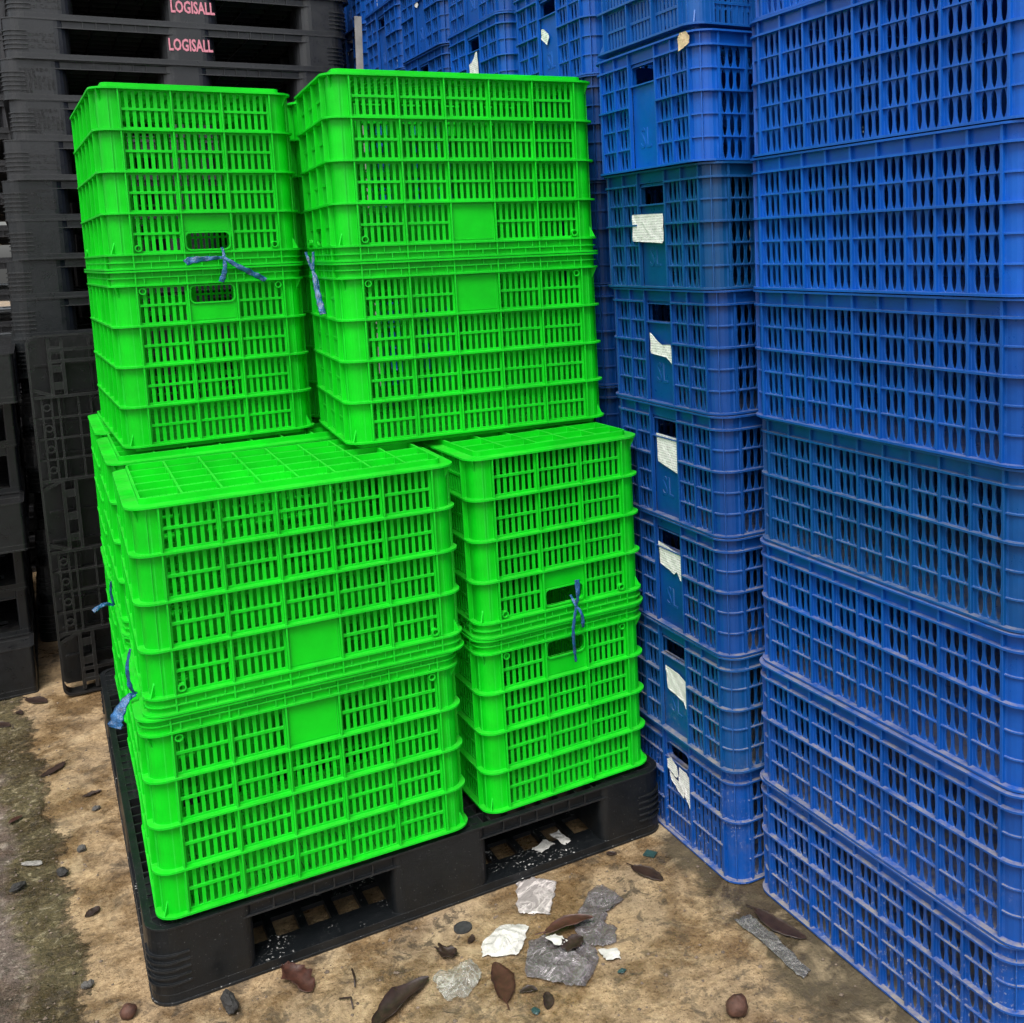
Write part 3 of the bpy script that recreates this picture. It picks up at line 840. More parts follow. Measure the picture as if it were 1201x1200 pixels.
# stack beside it: short sides with hand holes and paper labels
G2 = 'blue crates of the stack with paper labels beside the green crates'
b2x = [1.0735, 1.068, 1.068, 1.068, 1.068, 1.066, 1.056]
b2dy = [-.003, -.008, -.008, -.005, .002, .013, .012]
b2c = [STD, TEAL, DEEP, DEEP, DEEP, TEAL2, BRT]
b2l = ['dirty blue crate with rounded hand hole and torn label, on the floor beside the pallet',
       'teal-tinged blue crate with a ragged white label, on top of the dirty bottom crate',
       'blue crate with notched white label, third from the floor in the paper-labelled stack',
       'blue crate with square white label, fourth from the floor in the paper-labelled stack',
       'blue crate with half-peeled curling white label, fifth from the floor in the paper-labelled stack',
       'dark teal crate with a wide white printed label stuck below its hand hole',
       'bright blue crate with a scrap of cream tape on its rim']
def lab(cr, T, pts, mat, name='paper_label', d0=.0, d1=.0016):
    """sheet stuck on the end wall; pts as (across, up) in the wall's own frame, u to the right seen from outside"""
    mb = MB()
    cx = sum(p[0] for p in pts) / len(pts); cy = sum(p[1] for p in pts) / len(pts)
    n = 5
    # radial grid so the paper can cockle a little
    rings = []
    for k in range(n + 1):
        f = k / n
        rings.append([(cx + (u - cx) * f, cy + (v - cy) * f) for u, v in dens(pts, 6)])
    m_ = len(rings[0]); rnd = random.Random(len(pts) * 13 + int(cx * 9999))
    top = []; bot = []
    for k, rg in enumerate(rings):
        for u, v in rg:
            w = d1 + .0005 * (math.sin(u * 160 + cy * 40) * math.cos(v * 190)) + (rnd.uniform(0, .0012) if k == n else rnd.uniform(-.0002, .0002))
            top.append((u, v, max(w, .0008))); bot.append((u, v, max(w, .0008) - .0005))
    vs = top + bot; o = len(top); fs = []
    for k in range(n):
        for i in range(m_):
            j = (i + 1) % m_
            a, b, c, d = k * m_ + i, k * m_ + j, (k + 1) * m_ + j, (k + 1) * m_ + i
            fs += [[d, c, b, a], [o + a, o + b, o + c, o + d]]
    for i in range(m_):
        j = (i + 1) % m_; a, b = n * m_ + i, n * m_ + j
        fs.append([a, o + a, o + b, b])
    mb.add(vs, fs, T)
    ob = mb.build(name, mat, cr)
    return ob
def dens(pts, k):
    out = []
    for i, p in enumerate(pts):
        q = pts[(i + 1) % len(pts)]
        for t in range(k): out.append((p[0] + (q[0] - p[0]) * t / k, p[1] + (q[1] - p[1]) * t / k))
    return out
TB = wallT(3, BL - .022, BW - .022)[0]
# u for the end wall (side 3) = -local y; the wall faces -x when the crate is unturned, so u = -(world y - cy)
cuts = {  # world (y, z) outlines of the labels
    5: [(.031, 1.431), (.031, 1.373), (-.030, 1.370), (-.092, 1.367), (-.097, 1.371), (-.098, 1.429)],
    4: [(-.020, 1.172), (-.040, 1.158), (-.068, 1.148), (-.104, 1.150), (-.108, 1.140), (-.119, 1.143), (-.121, 1.108), (-.085, 1.122), (-.022, 1.126)],
    3: [(-.028, .948), (-.030, .884), (-.128, .868), (-.127, .946)],
    2: [(-.020, .698), (-.026, .648), (-.085, .636), (-.098, .648), (-.108, .630), (-.130, .622), (-.128, .686)],
    1: [(-.030, .408), (-.036, .356), (-.105, .346), (-.138, .322), (-.136, .338), (-.130, .395), (-.080, .406)],
    0: [(-.070, .176), (-.066, .140), (-.072, .124), (-.098, .112), (-.128, .090), (-.135, .110), (-.134, .164), (-.100, .174)]}
for n in range(7):
    proto = bvar if n == 0 else bproto
    cy = -.0600 + b2dy[n]
    o = blue(proto, b2x[n] + BL / 2, cy, n * BH, R((0, .2, -.2, .1, 0, .4, -.5)[n]), b2c[n], b2l[n], G2)
    if n in cuts:
        lab(o, TB, [(-(y - cy), z - n * BH) for y, z in [(y if n == 5 else max(y, cy - .0515), z) for y, z in cuts[n]]], M_LABEL, d1={5: .0078, 4: .004, 0: .004}.get(n, .0012))
    if n == 0:
        lab(o, TB, [(-(y - cy), z) for y, z in [(-.026, .180), (-.030, .160), (-.066, .150), (-.074, .158), (-.068, .178), (-.044, .190)]], M_LABEL, d1=.009)
        lab(o, TB, [(-(y - cy), z) for y, z in [(-.032, .152), (-.036, .138), (-.070, .118), (-.092, .112), (-.094, .128), (-.070, .142)]], M_LABEL, d1=.007)
    if n == 6:
        lab(o, TB, [(.160, .242), (.168, .252), (.190, .252), (.203, .240), (.200, .228), (.180, .222), (.162, .218)], M_TEAR, 'torn_tape', d1=.0115)
for bx_, by_, nm in ((1.628, -.655, 'stack hidden behind the near right one'), (2.12, -.40, 'stack farther behind the near right one'), (1.80, .10, 'stack hidden behind the labelled one'), (1.84, .82, 'second hidden stack behind the labelled one'), (2.62, .25, 'far hidden stack at the right')):  # unseen stacks added to block bright sky behind the crate slots
    for n in range(11):
        blue(bproto, bx_ + BW / 2 + ((n * 5) % 3 - 1) * .004, by_ + ((n * 7) % 5 - 2) * .003, n * BH, -PI / 2, DEEP, 'added blue crate in the ' + nm, 'blue crates added unseen behind the right hand stacks')
o = blue(gblue, 1.056 + GL / 2, -.045, 7 * BH, 0, TEAL2, 'teal-blue crate of another make with straight vertical slots, topmost of the labelled stack', G2)
paint(o, (.003, .085, .33))

# the row of blue stacks running back behind the green crates
G3 = 'blue crates in the stacks behind the green crates'
rows = [(1.108, .512, 9, 'stack just behind the labelled one', 7), (1.111, 1.040, 9, 'second stack behind the labelled one', 7), (1.124, 1.535, 10, 'third stack behind the labelled one', 7),
        (1.140, 2.020, 11, 'fourth stack behind the labelled one', 7), (1.150, 2.50, 11, 'last stack by the black pallets', 7)]
cols = [STD, DEEP, TEAL, DEEP, STD, DEEP, DEEP, STD, STD]
for i, (x, y, cnt, nm, vis) in enumerate(rows):
    for n in range(cnt):
        if n >= vis or (i == 0 and n >= 3):
            l = 'blue crate ' + ORD[n] + ' in the ' + nm
        else:
            l = 'blue crate hidden low behind the green crates in the ' + nm
        o = blue(bproto, x + random.uniform(-.004, .004) + BL / 2, y + random.uniform(-.006, .006), n * BH, R(random.uniform(-.5, .5)), cols[(n * 2 + i) % 9] if n < 7 else (STD, BRT)[n % 2] if i < 2 else STD, l, G3)
        if i == 0 and n == 7: lab(o, TB, [(-.045, .128), (-.040, .152), (-.028, .150), (-.004, .134), (.002, .124), (-.006, .116), (-.012, .108), (-.030, .118)], M_LABEL)
        if i == 1 and n == 7: lab(o, TB, [(-.045, .085), (-.043, .148), (-.03, .150), (-.010, .158), (.010, .175), (.022, .176), (.028, .085)], M_LABEL)
        if i == 2 and n == 8: lab(o, TB, [(-.050, .168), (-.042, .178), (-.02, .177), (-.01, .168), (-.025, .160)], M_LABEL)

# ------------------------------------------------------------------ black pallet stacks at the back left
KH = .139; KW = 1.175; KD = 1.0
kxs = (.205, .505, .690, .985)
kp = make_pallet('plastic_pallet', KW, KD, KH, kxs, (.19, .42, .58, .81), M_BLACK, r_out=.05, ribs=(.16, .33, .5, .67, .84), grid=.09, deck_solid=True, flare=.05)
GK = 'dark grey plastic pallets stacked at the back'
kused = [False]
def klean(z): return -.176 + .0072 * z if z < 1.25 else -.167 + .073 * (z - 1.25)
kx = lambda n: klean(n * KH) + .012 + (.010 if n > 12 else 0) - .010 + KW / 2 + ((n * 37) % 7 - 3) * .0035
kor = '한국파렛트풀(주)\n이파렛트\n본 파렛트는 당사\n소유 자산이며 매매\n양도및 무단 사용을\n금하며 위반시 법에\n처벌됨'
prop = 'Property of\nKorea Pallet\nPool Co.,Ltd.'
kl = {16: 'dark grey pallet with pink lettering on its middle block, upper of the two lettered ones',
      15: 'dark grey pallet with pink lettering on its middle block, lower of the two lettered ones',
      17: 'topmost dark grey pallet of the back stack, only its lower edge in view'}
for n in range(18):
    o = kp if not kused[0] else copy_tree(kp)
    kused[0] = True
    o.location = (kx(n), 2.298 + KD / 2 + ((n * 23) % 5 - 2) * .004, n * KH)
    o.rotation_euler = (0, 0, R(((n * 29) % 9 - 4) * .12))
    v = (.017, .018, .020) if n >= 12 else (.008, .010, .0115)
    paint(o, v)
    if n in kl: l = kl[n]
    elif n in (13, 14): l = ('dark grey pallet with small moulded lettering, first under the two pink-lettered ones' if n == 14 else 'dark grey pallet with small moulded lettering, second under the two pink-lettered ones')
    elif n == 12: l = 'dark grey pallet with faint moulded lettering, third under the two pink-lettered ones'
    elif n == 11: l = 'dark grey pallet with small moulded lettering, fourth under the two pink-lettered ones'
    elif n in (8, 9, 10): l = 'plain dark pallet, %s above the upright pallet at the back left' % {8: 'just', 9: 'second', 10: 'third'}[n]
    else: l = 'dark pallet low in the back stack, behind the upright pallet'
    tag(o, l, 'pallet', GK)
blks = lambda n: None
allk = [o for o in COL.objects if o.get('group') == GK]
for o in allk:
    n = int(round(o.location.z / KH))
    fy = -KD / 2
    if n in (15, 16):
        text_part('lettering', 'LOGISALL', .060, M_PINK, o, (-KW / 2 + .600, fy - .0003, .072), (PI / 2, 0, 0), .0006, sx=.58, bold=.0016)
    if n in (15, 16, 12):
        text_part('moulded_text', prop, .021, M_EMB, o, (-KW / 2 + .055, fy - .0002, .064), (PI / 2, 0, 0), .0008, 'LEFT', spacing=1.0)
    if n in (14, 13, 11):
        text_part('moulded_text', kor, .0135, M_EMB, o, (-KW / 2 + .055, fy - .0002, .066), (PI / 2, 0, 0), .0008, 'LEFT', spacing=.9)

# sliver of a stack at left, plus unseen stacks added to darken the openings
GK2 = 'dark pallets in the stacks behind the lettered one, some added unseen'
for n, bx0, by0 in [(n, bx0, by0) for bx0, by0 in ((.06, 3.36), (1.255, 3.36), (.67, 4.42)) for n in range(19)]:
    o = copy_tree(kp)
    for c in list(o.children):
        if c.name.split('.')[0] in ('lettering', 'moulded_text'): bpy.data.objects.remove(c)
    o.location = (bx0 - KW / 2 - ((n * 31) % 5) * .003, by0 + KD / 2, n * KH); paint(o, (.012, .012, .014))
    tag(o, 'dark pallet in the stacks hidden behind the lettered stack, slivers seen, others added unseen', 'pallet', GK2)

# near left stack with protruding pallets
JH = .157
jxs = (.14, .50, .66, 1.04)
jp = make_pallet('plastic_pallet', 1.18, 1.0, JH, jxs, (.14, .42, .58, .86), M_BLACK, r_out=.012, ribs=(), grid=.09, deck_solid=True, flare=.012)
jn = (.035, .50, .66, 1.145)
jo = make_pallet('plastic_pallet', 1.18, 1.0, JH, jn, (.14, .42, .58, .86), M_BLACK, r_out=.01, ribs=(), grid=.09, deck_solid=True, flare=.006)
GJ = 'dark pallets stacked at the left edge'
ju = set()
jl = ['dark pallet with a solid end block, on the floor at the left edge', 'dark pallet set back with open side, second from the floor at the left edge', 'dark pallet set back with open side, third from the floor at the left edge',
      'dark pallet jutting forward halfway up the left edge stack', 'dark pallet set back, just above the jutting one halfway up the left edge stack', 'dark pallet set back, second above the jutting one in the left edge stack', 'top dark pallet of the left edge stack, its grey deck showing']
for n in range(7):
    pr = jp if n % 3 == 0 else jo
    o = pr if pr.name not in ju else copy_tree(pr)
    ju.add(pr.name)
    o.location = (-.200 + .036 * n * JH - .59 - (.0, .008, .010, .0, .008, .010, .0)[n], 1.80 + .5 + (0, .13, .13, .0, .17, .17, .02)[n], n * JH)
    paint(o, (.0055, .0062, .0075)); tag(o, jl[n], 'pallet', GJ)

# pallet standing on edge, its underside to the front
def upright():
    root = empty('plastic_pallet')
    Wd, Ht = 1.10, 1.15
    T = lambda u, v, w: (u, -w, v)
    # underside frame: two nested frames, lattice bands, corner braces
    mb = MB()
    mb.ring([(x + Wd / 2, y + Ht / 2) for x, y in rrect(Wd, Ht, .03, 5)], [(x + Wd / 2, y + Ht / 2) for x, y in rrect(Wd - .012, Ht - .012, .026, 5)], -.055, .02, T)
    bands = [(.20, .462), (.690, .955)]
    holes = [(.012, .20), (.462, .690), (.955, 1.138)]
    b = .0045
    for v0, v1 in bands:
        for v in (v0, v1): mb.box(.006, Wd - .006, v - b, v + b, -.02, .012, T)
        for k in range(1, 4):
            v = v0 + (v1 - v0) * k / 4; mb.box(.006, Wd - .006, v - .0032, v + .0032, -.03, .004, T)
        ucols = [.028, .055, .075, .13, .165, .21, .26, .33, .40, .46, .52]
        for u in ucols:
            for uu in (u, Wd - u): mb.box(uu - .0028, uu + .0028, v0 + b, v1 - b, -.03, .0035, T)
    for v0, v1 in holes:
        for u in (.062, .098, .40, .436, .664, .70, 1.002, 1.038):
            mb.box(u - .005, u + .005, v0, v1, -.035, .0095, T)
        for u0, u1 in ((.067, .093), (.405, .431), (.669, .695), (1.007, 1.033)):
            for q in (.18, .48, .80):
                v = v0 + (v1 - v0) * q; mb.box(u0, u1, v - .012, v + .012, -.035, .006, T)
    for v in (1.102, 1.066, .04, .076):
        mb.box(.062, Wd - .062, v - .005, v + .005, -.034, .0102, T)
    # braces across the corners of the openings
    for v, dv in ((.955, 1), (.690, -1), (.462, 1), (.20, -1)):
        for u, du in ((.19, 1), (.31, -1), (.79, 1), (.91, -1)):
            for sft in (0, .022):
                p0 = (u + du * sft, v); p1 = (u + du * (.085 + sft), v + dv * -0.0)
                q = [(u + du * sft - .004, v + dv * .004), (u + du * sft + .004, v + dv * .004), (u + du * (sft + .07) + .004, v + dv * .074), (u + du * (sft + .07) - .004, v + dv * .074)]
                if dv < 0: q = q[::-1]
                if True: mb.prism(q, -.03, .007, T)
    # short slants at the left and right edges where the holes begin
    for v, dv in ((.955, 1), (.690, -1), (.462, 1), (.20, -1)):
        for e in (0, 1):
            q = [(.004, v + dv * .022), (.010, v + dv * .030), (.066, v + dv * .006), (.060, v - dv * .002)]
            if e: q = [(Wd - a_, c_) for a_, c_ in q][::-1]
            if dv < 0: q = q[::-1]
            mb.prism(q, -.02, .011, T)
    mb.build('bottom_deck', M_BLACK, root)
    # screw bosses in the lattice bands
    mb = MB()
    for v0, v1 in bands:
        for k in range(4):
            v = v0 + (v1 - v0) * (k + .5) / 4
            for u in (.041, Wd - .041):
                mb.ring([(u + .0125 * math.cos(q * PI / 6), v + .0125 * math.sin(q * PI / 6)) for q in range(12)], [(u + .008 * math.cos(q * PI / 6), v + .008 * math.sin(q * PI / 6)) for q in range(12)], -.03, .0042, T)
                mb.box(u - .0125, u - .0105, v - .03, v + .03, -.03, .0025, T)
    mb.build('bosses', M_BLACK, root)
    for v0, v1 in bands:
        for u0, u1 in ((.17, .33), (.46, .64), (.77, .93)):
            mb = MB(); mb.prism([(x + (u0 + u1) / 2, y + (v0 + v1) / 2) for x, y in rrect(u1 - u0, v1 - v0 - .03, .02, 4)], -.12, -.034, T)
            mb.build('block', M_BLACK, root)
    mb = MB()
    mb.prism([(x + Wd / 2, y + Ht / 2) for x, y in rrect(Wd - .004, Ht - .004, .028, 5)], -.155, -.121, T)
    for k in range(1, 12): mb.box(.02, Wd - .02, Ht * k / 12 - .003, Ht * k / 12 + .003, -.1212, -.100, T)
    for k in range(1, 12): mb.box(Wd * k / 12 - .003, Wd * k / 12 + .003, .02, Ht - .02, -.1208, -.102, T)
    mb.build('top_deck', M_BLACK, root)
    return root
up_ = upright()
up_.location = (-.130, 1.700, .004); up_.rotation_euler = (R(-4), 0, R(1.0))
paint(up_, (.003, .0033, .0036))
tag(up_, 'black pallet stood on edge, ribbed underside facing forward, left of the green crates', 'pallet')

# lath
mb = MB()
pts = [(1.098, 2.235, 0), (1.104, 2.228, .8), (1.108, 2.222, 1.5), (1.106, 2.214, 2.0), (1.112, 2.205, 2.29)]
for a, b in zip(pts, pts[1:]):
    w = .0135
    vs = [(a[0] - w, a[1], a[2]), (a[0] + w, a[1], a[2]), (a[0] + w, a[1] + .006, a[2]), (a[0] - w, a[1] + .006, a[2]),
          (b[0] - w, b[1], b[2]), (b[0] + w, b[1], b[2]), (b[0] + w, b[1] + .006, b[2]), (b[0] - w, b[1] + .006, b[2])]
    fs = [[0, 1, 5, 4], [1, 2, 6, 5], [2, 3, 7, 6], [3, 0, 4, 7]]
    if a is pts[0]: fs.append([3, 2, 1, 0])
    if b is pts[-1]: fs.append([4, 5, 6, 7])
    mb.add(vs, fs)
tag(mb.build('wooden_lath', M_LATH), 'thin grey weathered lath standing upright between the black pallets and the blue stacks', 'lath')

# ------------------------------------------------------------------ blue strings
def ribbon(mb, pts, ws, fd, flat=.10):
    n = 14; P_ = [Vector(p) for p in pts]; out = []; rw = []; fds = []
    m_ = len(P_) - 1
    for i in range(n * m_ + 1):
        t = i / n; k = min(int(t), m_ - 1); f = t - k
        p0, p1, p2, p3 = P_[max(k - 1, 0)], P_[k], P_[k + 1], P_[min(k + 2, m_)]
        q = .5 * ((2 * p1) + (p2 - p0) * f + (2 * p0 - 5 * p1 + 4 * p2 - p3) * f * f + (3 * p1 - p0 - 3 * p2 + p3) * f ** 3)
        out.append(q); rw.append((ws[k] * (1 - f) + ws[k + 1] * f) * .74 * (1 + .10 * math.sin(i * .9)))
        a = .35 * math.sin(i * .55)
        fds.append((Vector(fd) + Vector((a * .6, 0, a))).normalized())
    mb.tube(out, rw, 8, flat, fds)
def string(label, runs, fd=(0, -1, 0)):
    mb = MB()
    for pts, ws in runs: ribbon(mb, pts, ws, fd)
    tag(mb.build('tie_string', M_STRING, None, True), label, 'string', 'blue plastic strings tying the crate pairs')
yf = .5025
def UL(u, v, d=.012):   # on the short front of the tall left pair; u along, v up
    c, s = math.cos(.030), math.sin(.030)
    return (.044 + u * c + d * s, yf + u * s - d * c, v)
k = UL(.236, 1.372, .018)
string('blue plastic string with spread tails tied on the tall left pair of green crates', [
    ([k, UL(.205, 1.371, .022), UL(.165, 1.368, .020), UL(.155, 1.362, .020)], [.004, .007, .0115, .010]),
    ([k, UL(.262, 1.352, .024), UL(.300, 1.330, .020), UL(.322, 1.317, .018)], [.004, .008, .009, .008]),
    ([k, UL(.235, 1.345, .020), UL(.226, 1.318, .018)], [.004, .007, .009]),
    ([UL(.236, 1.395, .002), UL(.236, 1.385, .014), k], [.004, .004, .005])])
string('blue plastic string hanging from a knot in the gap between the two tall green pairs', [
    ([(.462, .428, 1.377), (.458, .422, 1.350), (.456, .418, 1.335)], [.004, .005, .004]),
    ([(.446, .432, 1.377), (.451, .424, 1.352), (.456, .418, 1.335)], [.004, .005, .004]),
    ([(.456, .418, 1.335), (.456, .400, 1.300), (.457, .380, 1.265), (.459, .366, 1.238)], [.004, .008, .010, .011]),
    ([(.456, .418, 1.335), (.461, .408, 1.315), (.462, .400, 1.29)], [.004, .004, .003])])
yk = -.006
string('blue plastic string knotted over the hand holes of the front right green pair', [
    ([(.868, yk - .004, .586), (.870, yk - .010, .610), (.872, yk - .006, .645)], [.004, .006, .010]),
    ([(.868, yk - .004, .586), (.859, yk - .010, .560), (.855, yk - .010, .530), (.858, yk - .006, .490), (.861, yk - .004, .460)], [.004, .005, .0055, .005, .004]),
    ([(.868, yk - .004, .586), (.878, yk - .009, .567), (.882, yk - .006, .535)], [.004, .005, .006]),
    ([(.866, .012, .606), (.866, yk - .004, .590), (.868, yk - .004, .586)], [.004, .005, .005])], )
string('short blue plastic string sticking out from the left side of the front left pair', [
    ([(-.002, .10, .566), (-.010, .095, .585), (-.012, .09, .625), (-.004, .085, .66)], [.005, .006, .005, .003]),
    ([(-.002, .10, .566), (-.018, .095, .562), (-.036, .09, .535), (-.042, .088, .515)], [.005, .010, .018, .020])], (-.5, -.7, .3))
string('blue plastic string stub poking out at the left side of the second green pair', [
    ([(.0, .70, .566), (-.02, .69, .575), (-.045, .68, .566)], [.004, .006, .008]),
    ([(.0, .70, .566), (-.004, .69, .60), (-.002, .68, .63)], [.004, .004, .003])], (0, -.8, .4))

# ------------------------------------------------------------------ litter on the ground
def leaf(name, a, b, wid, mat, label, cat='leaf', group=None, curl=.25, z=.0, seed=0, jag=.09, lift=.004):
    rnd = random.Random(seed + 5)
    A, B = Vector((*a, 0)), Vector((*b, 0)); Lg = (B - A).length; d = (B - A).normalized(); n = Vector((-d.y, d.x, 0))
    nu, nv = 16, 6
    top = []; bot = []
    bend = rnd.uniform(-.12, .12)
    for i in range(nu + 1):
        t = i / nu
        w = .86 * wid * (math.sin(PI * min(1, t * .94 + .03)) ** .75) * (1 + (rnd.uniform(-jag, jag) if 0 < i < nu else 0))
        if i == 0 or i == nu: w = wid * .05
        for j in range(nv + 1):
            s = -1 + 2 * j / nv
            p = A + d * (Lg * t) + n * (w * s + Lg * bend * math.sin(PI * t))
            zz = z + .0010 + .6 * lift * (.5 + .5 * math.sin(t * 5 + seed)) + .6 * curl * w * s * s * (1 + .5 * math.sin(t * 11 + seed)) + rnd.uniform(-.0007, .0007) + .0012 * abs(math.sin(t * 26)) * abs(s)
            top.append((p.x, p.y, zz + .0007)); bot.append((p.x, p.y, zz))
    vs = top + bot; o = len(top); fs = []
    for i in range(nu):
        for j in range(nv):
            q = [i * (nv + 1) + j, (i + 1) * (nv + 1) + j, (i + 1) * (nv + 1) + j + 1, i * (nv + 1) + j + 1]
            fs += [q, [o + k_ for k_ in q[::-1]]]
    for i in range(nu):
        for j in (0, nv):
            a_, b_ = i * (nv + 1) + j, (i + 1) * (nv + 1) + j
            fs.append([a_, o + a_, o + b_, b_])
    mb = MB(); mb.add(vs, fs)
    if cat == 'leaf':
        s0 = A - d * Lg * .16 + n * Lg * rnd.uniform(-.05, .05)
    ob = mb.build(name, mat, None, True)
    tag(ob, label, cat, group)
    if cat == 'leaf' and Lg > .05:
        m2 = MB(); m2.tube([tuple(s0 + Vector((0, 0, z + .003))), tuple(A + d * Lg * .05 + Vector((0, 0, z + .003 + lift * .5)))], [.0011, .0014], 6)
        m2.build('stalk', mat, ob)
    return ob
GLF = 'dead leaves lying on the concrete'
leaf('dead_leaf', (-.14, 1.192), (-.2, 1.137), .017, M_LEAF, 'long dark brown leaf lying alone on the tan strip far left of the pallet', group=GLF, seed=1)
leaf('dead_leaf', (-.108, .948), (-.063, .96), .010, M_LEAF, 'small dark curled leaf beside the left edge of the black pallet', group=GLF, seed=2, curl=.6)
leaf('dead_leaf', (-.126, .378), (-.098, .400), .013, M_LEAF, 'small dark pointed leaf on the mossy edge near the front left of the pallet', group=GLF, seed=3, curl=.5)
leaf('dead_leaf', (-.235, 1.76), (-.178, 1.68), .024, M_LEAF, 'brown leaf lying in front of the left edge stack and the upright pallet', group=GLF, seed=4)
leaf('dead_leaf', (-.325, 1.60), (-.276, 1.549), .018, M_LEAF, 'dark leaf on the rough concrete, cut by the left edge of the photo', group=GLF, seed=5)
leaf('dead_leaf', (-.272, .909), (-.243, .936), .010, M_LEAFRED, 'flat reddish leaf on the rough grey concrete at the left edge', group=GLF, seed=6, curl=.05)
leaf('dead_leaf', (.198, -.018), (.232, -.118), .026, M_LEAFRED, 'crumpled reddish brown leaf right below the first opening of the black pallet', group=GLF, seed=7, curl=.9, jag=.22, lift=.008)
leaf('dead_leaf', (.528, -.344), (.551, -.230), .025, M_LEAFRED, 'rust brown oval leaf with pointed tip between the clear film and the grey bag', group=GLF, seed=8, curl=.15)
leaf('dead_leaf', (.500, -.150), (.468, -.165), .030, M_LEAF, 'torn dark brown leaf with raised stalk below the round grey disc', group=GLF, seed=9, curl=.5, jag=.3, lift=.010)
leaf('dead_leaf', (.660, -.222), (.767, -.232), .019, M_LEAFRED, 'long brown leaf lying across the grey plastic bag', group=GLF, seed=10, z=.014, curl=.2)
leaf('dead_leaf', (.664, -.290), (.722, -.270), .022, M_LEAF, 'crumpled dark brown leaf on the grey bag, under the long brown leaf', group=GLF, seed=11, z=.012, curl=.5, jag=.25)
leaf('dead_leaf', (.929, -.100), (.962, -.182), .020, M_LEAF, 'slim dark leaf on the tan concrete between the pallet corner and the blue stacks', group=GLF, seed=12, curl=.1)
leaf('dead_leaf', (1.067, -.37), (1.098, -.50), .022, M_LEAF, 'large dark leaf pressed against the foot of the near right blue stack', group=GLF, seed=13, curl=.1)
leaf('leaf_scrap', (.905, -.028), (.926, -.040), .008, M_LEAF, 'tiny dark leaf scrap by the right end of the pallet', 'leaf scrap', GLF, seed=14)
leaf('leaf_scrap', (.545, -.128), (.528, -.150), .008, M_LEAF, 'tiny dark leaf scrap below the grey disc', 'leaf scrap', GLF, seed=15)
leaf('leaf_scrap', (.585, -.40), (.60, -.36), .012, M_LEAF, 'damp leaf scrap at the bottom edge below the grey bag', 'leaf scrap', GLF, seed=16)
leaf('leaf_scrap', (.56, -.33), (.59, -.345), .010, M_LEAF, 'small damp leaf scrap beside the rust brown oval leaf', 'leaf scrap', GLF, seed=17)
leaf('leaf_scrap', (-.265, 1.66), (-.245, 1.63), .010, M_LEAF, 'small dark leaf scrap on the moss near the left edge stack', 'leaf scrap', GLF, seed=18)

def lump(name, c, dims, mat, label, cat, rz=0, group=None, seed=0, rough=.18):
    rnd = random.Random(seed + 31); mb = MB(); nu, nv = 20, 13; vs = []; fs = []
    ph = [rnd.uniform(0, 6) for _ in range(6)]; off = rnd.uniform(0, 90)
    def rad(a, b):
        q = mnoise.noise((2.1 * math.cos(a) * math.cos(b) + off, 2.1 * math.sin(a) * math.cos(b), 2.1 * math.sin(b)))
        return .92 + rough * 1.6 * q + .6 * rough * (math.sin(2 * a + ph[0]) * math.cos(b + ph[1]) + .6 * math.sin(3 * a + ph[2] + 2 * b) + .4 * math.sin(5 * a + ph[3]) * math.sin(3 * b + ph[4]))
    for j in range(nv + 1):
        b = -PI / 2 + PI * j / nv
        for i in range(nu):
            a = 2 * PI * i / nu; r = rad(a, b)
            x, y, z = r * math.cos(b) * math.cos(a) * dims[0], r * math.cos(b) * math.sin(a) * dims[1], max(r * math.sin(b), -.75) * dims[2]
            vs.append((c[0] + x * math.cos(rz) - y * math.sin(rz), c[1] + x * math.sin(rz) + y * math.cos(rz), (c[2] if len(c) > 2 else 0) + .75 * dims[2] + z))
    for j in range(nv):
        for i in range(nu):
            i2 = (i + 1) % nu; fs.append([j * nu + i, j * nu + i2, (j + 1) * nu + i2, (j + 1) * nu + i])
    mb.add(vs, fs); ob = mb.build(name, mat, None, 'nut' in name)
    return tag(ob, label, cat, group)
GPB = 'pebbles on the concrete'
lump('pebble', (-.080, .862), (.011, .009, .006), M_STONE, 'small flat grey pebble nearest the left edge of the pallet, below the curled leaf', 'pebble', .4, GPB, 1)
lump('pebble', (-.120, .672), (.0105, .010, .008), M_STONE, 'rounded grey pebble on the tan strip left of the pallet', 'pebble', .2, GPB, 2)
lump('pebble', (-.163, .585), (.012, .016, .010), M_STONED, 'dark jagged pebble on the mossy edge', 'pebble', .6, GPB, 3)
lump('pebble', (-.249, .582), (.019, .010, .008), M_STONED, 'dark flat stone chip on the rough grey concrete', 'pebble', .5, GPB, 4)
lump('pebble', (-.132, .136), (.011, .009, .007), M_STONE, 'pale grey pebble in the moss near the front corner of the pallet', 'pebble', .1, GPB, 5)
lump('pebble', (.092, -.075), (.014, .030, .016), M_STONED, 'blackish upright stone in front of the pallet corner, by the bottom edge', 'stone', .1, GPB, 6)
lump('pale_chip', (-.222, .676), (.025, .010, .003), M_CHIP, 'pale scrap lying on the moss at the left', 'scrap', -.6, None, 7)
lump('nut_husk', (-.071, .004), (.0165, .0155, .014), M_NUT, 'round brown nut at the bottom edge, left of the pallet corner', 'nut', .1, 'brown nuts on the ground', 8, .06)
lump('nut_husk', (.868, -.590), (.023, .021, .019), M_NUT, 'larger rusty brown nut at the bottom edge near the blue stack', 'nut', .4, 'brown nuts on the ground', 9, .08)
lump('teal_chip', (.747, -.384), (.009, .006, .003), M_TEAL, 'teal chip right of the grey bag', 'chip', 0, 'teal chips on the ground', 10)
lump('teal_chip', (.565, -.391), (.008, .009, .003), M_TEAL, 'teal chip at the bottom edge left of the grey bag', 'chip', 0, 'teal chips on the ground', 11)
